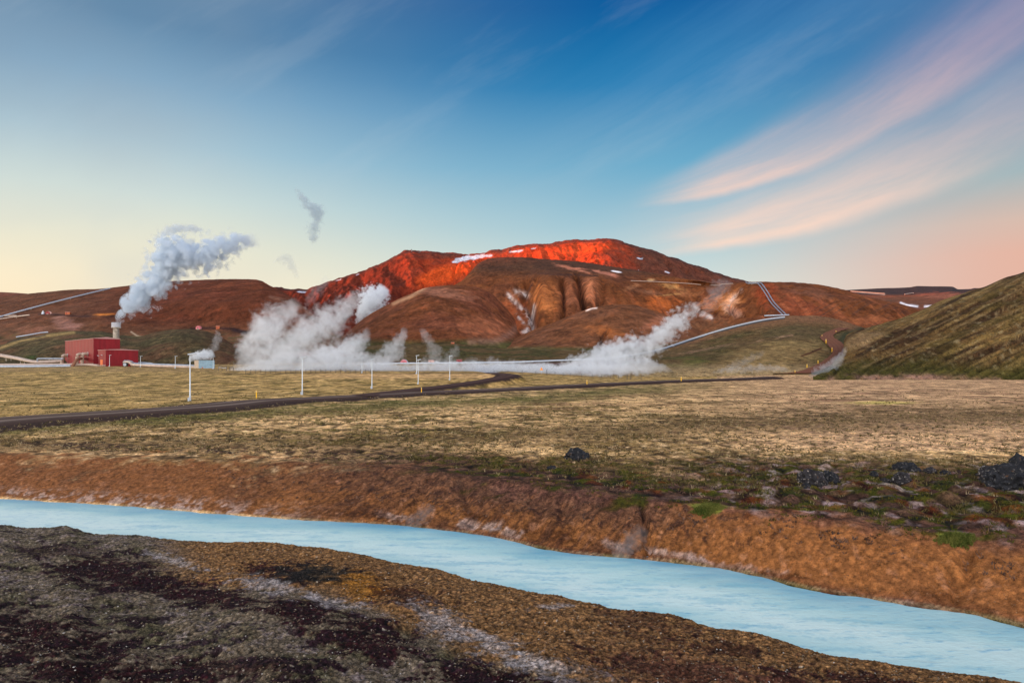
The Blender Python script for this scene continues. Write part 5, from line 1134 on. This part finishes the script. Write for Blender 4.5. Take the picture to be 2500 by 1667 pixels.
# ---------------------------------------------------------------- grass, moss and gravel
def mat_vary(name, a, b_, sc=.6, rough=.9):
    m = bpy.data.materials.new(name); m.use_nodes = True; t = NT(m.node_tree); b = t.n['Principled BSDF']; b.inputs['Roughness'].default_value = rough; b.inputs['Specular IOR Level'].default_value = .1
    co = t.new('ShaderNodeTexCoord').outputs['Object']; n = t.noise(co, sc, 4, .7); n2 = t.noise(co, sc * 9, 2, .5)
    t.put(b.inputs['Base Color'], t.mix(t.mapr(t.m('ADD', n, t.m('MULTIPLY', t.m('SUBTRACT', n2, .5), .8)), .3, .7), a + (1,), b_ + (1,))); return m
def scatter_blades(name, X, Y, H, W, nb, mat, seed, lean=.5):
    rng = np.random.default_rng(seed); n = len(X); Z = base_ground(X[:, None], Y[:, None])[:, 0]
    X = np.repeat(X, nb); Y = np.repeat(Y, nb); Z = np.repeat(Z, nb); H = np.repeat(H, nb) * rng.uniform(.5, 1.2, n * nb); W = np.repeat(W, nb)
    X = X + rng.normal(0, 1, n * nb) * H * .45; Y = Y + rng.normal(0, 1, n * nb) * H * .45
    an = rng.uniform(0, np.pi, n * nb); dx, dy = np.cos(an) * W, np.sin(an) * W * .6; lx, ly = rng.normal(0, lean, n * nb) * H, rng.normal(0, lean, n * nb) * H
    v = np.empty((n * nb, 3, 3), np.float32)
    v[:, 0] = np.stack([X - dx, Y - dy, Z - .03], 1); v[:, 1] = np.stack([X + dx, Y + dy, Z - .03], 1); v[:, 2] = np.stack([X + lx, Y + ly, Z + H], 1)
    me = bpy.data.meshes.new(name); N = n * nb; me.vertices.add(N * 3); me.vertices.foreach_set('co', v.ravel()); me.loops.add(N * 3); me.loops.foreach_set('vertex_index', np.arange(N * 3, dtype=np.int32))
    me.polygons.add(N); me.polygons.foreach_set('loop_start', np.arange(0, N * 3, 3, dtype=np.int32)); me.update(calc_edges=True)
    return tag(link(name, me, mat), kind='stuff')
rng = np.random.default_rng(5)
def rnd_region(n, y0, y1, u0=-.85, u1=.85, keep=None):
    Y = 1 / rng.uniform(1 / y1, 1 / y0, n); X = rng.uniform(u0, u1, n) * Y
    if keep is not None: k = keep(X, Y); X, Y = X[k], Y[k]
    return X, Y
def beyond_bank(X, Y):
    px = CX + X / Y * F; yt = river_Y(px)[2]; n = fbm(X / 3, Y / 3, 4, 61); d, _ = road_near(X, Y, RM, 9)
    return (Y > yt + .5) & (d > 5) & (n + rng.uniform(-.3, .3, len(X)) > -.12) & ((Y > yt + np.where(px > 1500, 15, 9)) | (px < 700) | (rng.uniform(0, 1, len(X)) < .12))
X, Y = rnd_region(26000, 22, 150, keep=beyond_bank)
scatter_blades('dry_grass', X, Y, rng.uniform(.07, .17, len(X)), np.full(len(X), .012) * np.maximum(1, Y / 30), 4, mat_vary('dry_grass_blades', (.20, .15, .06), (.50, .39, .23)), 1)
def heath(X, Y):
    px = CX + X / Y * F; yn, yf, yt = river_Y(px); n = fbm(X / 2.2, Y / 2.2, 4, 87); return (Y > yf + 1.4) & (Y < yt + 2) & (px > 500) & (n > .06)
X, Y = rnd_region(9000, 16, 46, keep=heath)
scatter_blades('heather', X, Y, rng.uniform(.05, .13, len(X)), np.full(len(X), .035), 7, mat_vary('heather_brown', (.045, .028, .022), (.16, .09, .06), 1.3), 8, .8)
def dark_tus(X, Y):
    px = CX + X / Y * F; yt = river_Y(px)[2]; n = fbm(X / 7, Y / 5, 4, 89); d, _ = road_near(X, Y, RM, 9); return (Y > yt + 2) & (d > 5) & (n + rng.uniform(-.25, .25, len(X)) > .06)
X, Y = rnd_region(26000, 24, 170, keep=dark_tus)
scatter_blades('tussock', X, Y, rng.uniform(.08, .20, len(X)), np.full(len(X), .035) * np.maximum(1, Y / 35), 4, mat_vary('tussock_dark', (.035, .03, .012), (.13, .10, .035), .8), 9, .7)
def mossy(X, Y):
    px = CX + X / Y * F; yt = river_Y(px)[2]; n = fbm(X / 1.8, Y / 1.2, 4, 81)
    return (Y > yt - 1) & (Y < yt + 13) & (px > 700) & (n > .02)
X, Y = rnd_region(16000, 17, 60, keep=mossy)
scatter_blades('moss', X, Y, rng.uniform(.04, .11, len(X)), np.full(len(X), .03), 5, mat_vary('moss_green', (.03, .045, .004), (.10, .07, .012), 1.1), 2)
def tuft(px, py, rx, ry, n, lab, seed):
    r = np.random.default_rng(seed); a = r.uniform(0, 6.28, n); q = np.sqrt(r.uniform(0, 1, n)) * (.65 + .4 * np.sin(a * 3 + seed) * np.sin(a * 7)); c = hit(px, py); kx = rx / F * c.y; ky = kx * .55
    X = c.x + np.cos(a) * q * kx; Y = c.y + np.sin(a) * q * ky
    o = scatter_blades('grass_tuft', X, Y, np.full(n, .22) * (1.1 - q), np.full(n, .016), 6, mat_vary('fresh_grass', (.04, .06, .01), (.15, .15, .035), 2.), seed, .4)
    del o['kind']; tag(o, lab, 'grass tuft', 'green grass tufts on the orange bank')
tuft(1730, 1243, 55, 14, 420, 'yellow green grass tuft on the orange bank below the moss', 5); tuft(2335, 1319, 62, 16, 480, 'greener grass tuft on the orange bank at far right', 6)
def scatter_stones(name, X, Y, R, mat, seed):
    r = np.random.default_rng(seed); b = bmesh.new(); bmesh.ops.create_icosphere(b, subdivisions=1, radius=1); V = np.array([v.co[:] for v in b.verts]); T = np.array([[v.index for v in f.verts] for f in b.faces]); b.free()
    n = len(X); Z = base_ground(X[:, None], Y[:, None])[:, 0]; sc = r.uniform(.6, 1.3, (n, 1, 3)) * R[:, None, None] * np.array([1, 1, .65])
    v = V[None] * r.uniform(.7, 1.25, (n, len(V), 1)) * sc + np.stack([X, Y, Z], 1)[:, None]
    t = T[None] + (np.arange(n) * len(V))[:, None, None]; me = bpy.data.meshes.new(name); me.vertices.add(n * len(V)); me.vertices.foreach_set('co', v.astype(np.float32).ravel())
    me.loops.add(t.size); me.loops.foreach_set('vertex_index', t.astype(np.int32).ravel()); me.polygons.add(n * len(T)); me.polygons.foreach_set('loop_start', np.arange(0, t.size, 3, dtype=np.int32)); me.update(calc_edges=True)
    return tag(link(name, me, mat), kind='stuff')
def nearb(X, Y):
    px = CX + X / Y * F; return Y < river_Y(px)[0] - .15
X, Y = rnd_region(15000, 8.5, 29, keep=nearb)
scatter_stones('gravel', X, Y, rng.uniform(.006, .024, len(X)), mat_vary('crumbly_gravel', (.045, .03, .02), (.20, .15, .10), 3.), 3)
X, Y = rnd_region(900, 9, 29, keep=nearb)
scatter_stones('gravel', X, Y, rng.uniform(.006, .024, len(X)), mat_vary('pale_gravel', (.28, .26, .23), (.48, .45, .40), 3.), 4)
def farb(X, Y):
    px = CX + X / Y * F; yn, yf, yt = river_Y(px); return (Y > yf + .2) & (Y < yt)
X, Y = rnd_region(9000, 16, 46, keep=farb)
scatter_stones('gravel', X, Y, rng.uniform(.01, .03, len(X)), mat_vary('bank_gravel', (.07, .035, .02), (.30, .16, .08), 3.), 6)

# ---------------------------------------------------------------- steam
def steam(name, pts, Y, label, rho, scale=None, depth=.8, edge=.35, lump=.9, fine=.5, aniso=.15, kind=None, group='steam plumes over the geothermal field', cat='steam', tint=(.93, .97, 1.0), squash=1.0, step=None):
    """pts: (px, py, radius in px) along the plume; Y: one depth or a list"""
    Ys = Y if isinstance(Y, (list, tuple)) else [Y] * len(pts)
    W = [P(p[0], p[1], y) for p, y in zip(pts, Ys)]; R = [p[2] / F * y for p, y in zip(pts, Ys)]
    A, B = W[0], W[-1]; ax = (B - A); L = ax.length; ax.normalize()
    side = Vector((0, 1, 0)); up = side.cross(ax) * -1; up.normalize(); side = ax.cross(up) * -1; side.normalize()
    if up.z < 0: up = -up; 
    side = up.cross(ax).normalized()
    M = Matrix((ax, side, up)).transposed().to_4x4(); M.translation = A
    inv = M.inverted(); loc = [inv @ w for w in W]
    ts = [l.x / L for l in loc]; mx = max(max(abs(l.z) for l in loc), max(R), 1e-3) * 1.05
    rm = max(R)
    # hull
    b = MB(); n = 14; rings = []
    k = 26; tt = [-.06 + 1.12 * i / (k - 1) for i in range(k)]
    for t_ in tt:
        tc = min(max(t_, 0), 1); z = np.interp(tc, ts, [l.z for l in loc]); y = np.interp(tc, ts, [l.y for l in loc]); r = float(np.interp(tc, ts, R)) * (1.2 + .3 * lump) + .02 * rm
        rings.append([b.bm.verts.new((t_ * L, y + math.cos(a) * r * depth * 1.05, z + math.sin(a) * r * squash)) for a in (2 * math.pi * j / n for j in range(n))])
    for q, w in zip(rings[:-1], rings[1:]):
        for j in range(n): b.bm.faces.new((q[j], q[(j + 1) % n], w[(j + 1) % n], w[j]))
    b.bm.faces.new(rings[0][::-1]); b.bm.faces.new(rings[-1])
    m = bpy.data.materials.new(name + '_vapour'); m.use_nodes = True; t = NT(m.node_tree); t.n.clear()
    out = t.new('ShaderNodeOutputMaterial'); pv = t.new('ShaderNodeVolumePrincipled'); t.l.new(pv.outputs[0], out.inputs['Volume'])
    pv.inputs['Color'].default_value = tint + (1,); pv.inputs['Anisotropy'].default_value = aniso
    co = t.new('ShaderNodeTexCoord').outputs['Object']; sp = t.new('ShaderNodeSeparateXYZ'); t.put(sp.inputs[0], co)
    def fcurve(vals, lo, hi):
        n_ = t.new('ShaderNodeFloatCurve'); cv = n_.mapping.curves[0]
        pl = [(min(max(a, 0), 1), (v - lo) / (hi - lo)) for a, v in zip(ts, vals)]; pl.sort()
        cv.points[0].location = pl[0]; cv.points[1].location = pl[-1]
        for q in pl[1:-1]: cv.points.new(*q)
        n_.mapping.update(); t.put(n_.inputs['Value'], t.m('DIVIDE', sp.outputs[0], L))
        return t.m('ADD', t.m('MULTIPLY', n_.outputs[0], hi - lo), lo)
    cz = fcurve([l.z for l in loc], -mx, mx); rr = t.m('MAXIMUM', fcurve(R, 0, rm * 1.02), rm * .01)
    yl = fcurve([l.y for l in loc], -max(1e-3, max(abs(l.y) for l in loc)) * 1.1, max(1e-3, max(abs(l.y) for l in loc)) * 1.1)
    sc = scale or 1.0 / rm
    dz = t.m('DIVIDE', t.m('SUBTRACT', sp.outputs[2], cz), t.m('MULTIPLY', rr, squash)); dy = t.m('DIVIDE', t.m('SUBTRACT', sp.outputs[1], yl), t.m('MULTIPLY', rr, depth))
    d = t.m('SQRT', t.m('ADD', t.m('MULTIPLY', dz, dz), t.m('MULTIPLY', dy, dy)))
    n1 = t.noise(co, sc * 1.5, 7, .70, .45); 
    vo = t.new('ShaderNodeTexVoronoi', feature='SMOOTH_F1'); t.put(vo.inputs['Vector'], t.vm('ADD', co, t.vm('SCALE', t.noise_vec(co, sc * 2.), None, .35 / sc))); vo.inputs['Scale'].default_value = sc * 3.2; vo.inputs['Smoothness'].default_value = .25
    try: vo.inputs['Detail'].default_value = 1.0
    except Exception: pass
    f = t.m('ADD', t.m('SUBTRACT', 1.0, d), t.m('MULTIPLY', t.m('SUBTRACT', n1, .5), lump * 2.6))
    f = t.m('ADD', f, t.m('MULTIPLY', t.m('SUBTRACT', .42, vo.outputs['Distance']), fine))
    endm = t.m('MULTIPLY', t.mapr(sp.outputs[0], -.04 * L, .03 * L), t.mapr(sp.outputs[0], L * .90, L * 1.04, 1, 0))
    t.put(pv.inputs['Density'], t.m('MULTIPLY', t.m('MULTIPLY', t.mapr(f, 0, edge), endm), rho))
    if step:
        try: m.cycles.volume_step_rate = step
        except Exception: pass
    o = b.build(name, m); o.matrix_world = M; 
    tag(o, label, cat, group, kind); return o
def _noise_vec(s, vec, scale):
    n = s.new('ShaderNodeTexNoise'); s.put(n.inputs['Vector'], vec); s.put(n.inputs['Scale'], scale); s.put(n.inputs['Detail'], 2.); return s.vm('SUBTRACT', n.outputs['Color'], (.5, .5, .5))
NT.noise_vec = _noise_vec
steam('steam_plume', [(283, 789, 9), (298, 765, 23), (325, 738, 42), (360, 708, 56), (385, 670, 58), (412, 636, 72), (455, 622, 72), (500, 622, 58), (545, 598, 48), (615, 582, 26)], 492, 'big white steam plume blowing right from the tall chimney', .45, tint=(.76, .85, .93), edge=.2, lump=.45, fine=1.0, depth=.75)
steam('steam_wisp', [(392, 580, 8), (415, 562, 15), (455, 558, 14), (500, 564, 7)], 492, 'thin grey wisp floating just above the chimney plume', .28, lump=1.0, tint=(.75, .82, .88))
steam('steam_wisp', [(724, 462, 6), (745, 490, 15), (772, 520, 23), (768, 555, 20), (765, 595, 8)], 700, 'grey wisp drifting high above the left hill', .13, lump=1.35, tint=(.6, .72, .8))
steam('steam_wisp', [(668, 640, 6), (700, 632, 18), (715, 655, 14), (730, 678, 5)], 700, 'faint wisp low over the saddle left of the mountain', .05, lump=1.0, tint=(.7, .78, .84))
steam('steam_plume', [(560, 903, 8), (590, 886, 26), (622, 852, 54), (648, 812, 60), (680, 775, 48), (725, 735, 18)], 350, 'leftmost thin part of the big steam cloud rising beside the blue shed', .11, lump=1.0, edge=.55)
steam('steam_plume', [(590, 905, 12), (650, 885, 36), (700, 850, 60), (755, 812, 64), (810, 782, 52), (850, 745, 36), (885, 715, 12)], 380, 'biggest steam cloud rising from the pond left of centre', .10, lump=.95, edge=.5, scale=.10)
steam('steam_plume', [(720, 905, 16), (790, 885, 42), (840, 862, 50), (880, 835, 36), (900, 805, 12)], 360, 'dense lower bank of steam in the middle of the pond', .12, lump=.95, edge=.5, scale=.12)
steam('steam_plume', [(868, 788, 5), (885, 764, 24), (900, 742, 42), (920, 722, 40), (940, 700, 18)], 1010, 'bright white puff of steam rising behind the brown hill', .2, edge=.3, lump=.85, fine=.8, scale=.06)
steam('steam_plume', [(905, 905, 10), (935, 885, 32), (958, 862, 34), (975, 832, 24), (990, 800, 8)], 350, 'narrow steam column right of the biggest cloud', .10, lump=.9)
steam('steam_plume', [(1015, 905, 8), (1045, 885, 26), (1062, 860, 26), (1045, 830, 22), (1030, 800, 8)], 420, 'faint steam column behind the close pair of lamps', .045, lump=1.0)
steam('steam_plume', [(1080, 880, 5), (1108, 862, 16), (1118, 843, 10)], 460, 'faint small puff behind the dark red box house', .045, lump=1.0)
steam('steam_plume', [(1290, 914, 6), (1360, 902, 18), (1420, 886, 34), (1480, 868, 46), (1530, 855, 50), (1580, 845, 44), (1620, 815, 44), (1650, 790, 40), (1682, 768, 28), (1715, 740, 10)], 385, 'white steam plume rising to the right above the second wire fence', .20, lump=.75, fine=.9, edge=.4)
steam('steam_plume', [(462, 879, 6), (472, 872, 12), (490, 868, 18), (508, 866, 17), (522, 862, 7)], 392, 'small steam puff on the roof of the blue shed', .45, lump=.7)
steam('steam_wisp', [(500, 872, 5), (522, 850, 12), (532, 830, 13), (528, 805, 5)], 400, 'thin wisp rising right of the blue shed', .08, lump=1.1)
steam('steam_plume', [(575, 905, 8), (640, 892, 28), (720, 880, 44), (810, 878, 46), (890, 884, 34), (960, 892, 20), (1010, 900, 6)], 330, 'broad low bank of steam hugging the ground behind the second nearest lamp', .14, lump=.95, edge=.4, scale=.12, depth=.7)
steam('steam_plume', [(1130, 908, 5), (1200, 902, 14), (1280, 898, 18), (1340, 900, 18), (1400, 905, 8)], 345, 'low thin steam drifting behind the orange warning sign', .10, lump=.9)
steam('steam_plume', [(1330, 914, 6), (1400, 898, 24), (1470, 890, 34), (1540, 888, 34), (1600, 895, 20), (1640, 905, 6)], 350, 'low white base of the right steam cloud on the ground', .18, lump=.7)
steam('steam_plume', [(985, 903, 6), (1050, 893, 18), (1120, 890, 22), (1200, 892, 22), (1270, 896, 20), (1330, 903, 8)], 330, 'low thin bank of steam between the left cloud and the orange warning sign', .09, lump=1.0, edge=.5, scale=.13)
steam('steam', [(560, 906, 6), (700, 902, 16), (900, 899, 19), (1000, 900, 16), (1120, 900, 22), (1300, 903, 22), (1450, 902, 20), (1600, 905, 8)], 340, None, .20, kind='stuff', group=None, cat=None, scale=.11, lump=.8, depth=1.6)
steam('steam', [(1740, 908, 4), (1800, 902, 11), (1860, 898, 12), (1930, 905, 5)], 400, None, .08, kind='stuff', group=None, cat=None, scale=.2, lump=1.0)
steam('steam_wisp', [(1765, 905, 4), (1800, 890, 14), (1840, 872, 12), (1870, 858, 4)], 420, 'faint wisp in front of the tan bank of the green knoll', .035, lump=1.1)
steam('steam_plume', [(1975, 919, 4), (2000, 908, 16), (2030, 895, 20), (2052, 872, 15), (2068, 848, 5)], 365, 'bluish steam in the dark ditch beside the winding road', .09, lump=.9)
steam('steam_wisp', [(2170, 922, 3), (2200, 918, 8), (2240, 920, 3)], 362, 'tiny wisp at the foot of the green right hill', .08, lump=1.)
steam('steam_wisp', [(1715, 775, 6), (1735, 740, 24), (1755, 710, 30), (1775, 680, 10)], 900, 'thin steam over the pale scar on the red hill', .012, lump=1.)
steam('steam_wisp', [(745, 745, 5), (770, 715, 18), (790, 690, 18), (800, 670, 5)], 900, 'thin steam drifting over the saddle beside the mountain', .014, lump=1.)
for (pts, lab) in (([(985, 1290, 6), (1010, 1275, 22), (1035, 1255, 26), (1060, 1235, 8)], 'faint mist rising from the far river edge left of the white salt'), ([(1490, 1370, 8), (1520, 1345, 30), (1550, 1315, 34), (1575, 1285, 10)], 'faint mist rising from the far river edge at the dark bank cleft')):
    hh_ = river_Y(np.array([pts[1][0]]))[1][0] - .5
    steam('river_mist', pts, float(hh_), lab, .22, lump=.9, group='mist wisps at the river edge', cat='mist')
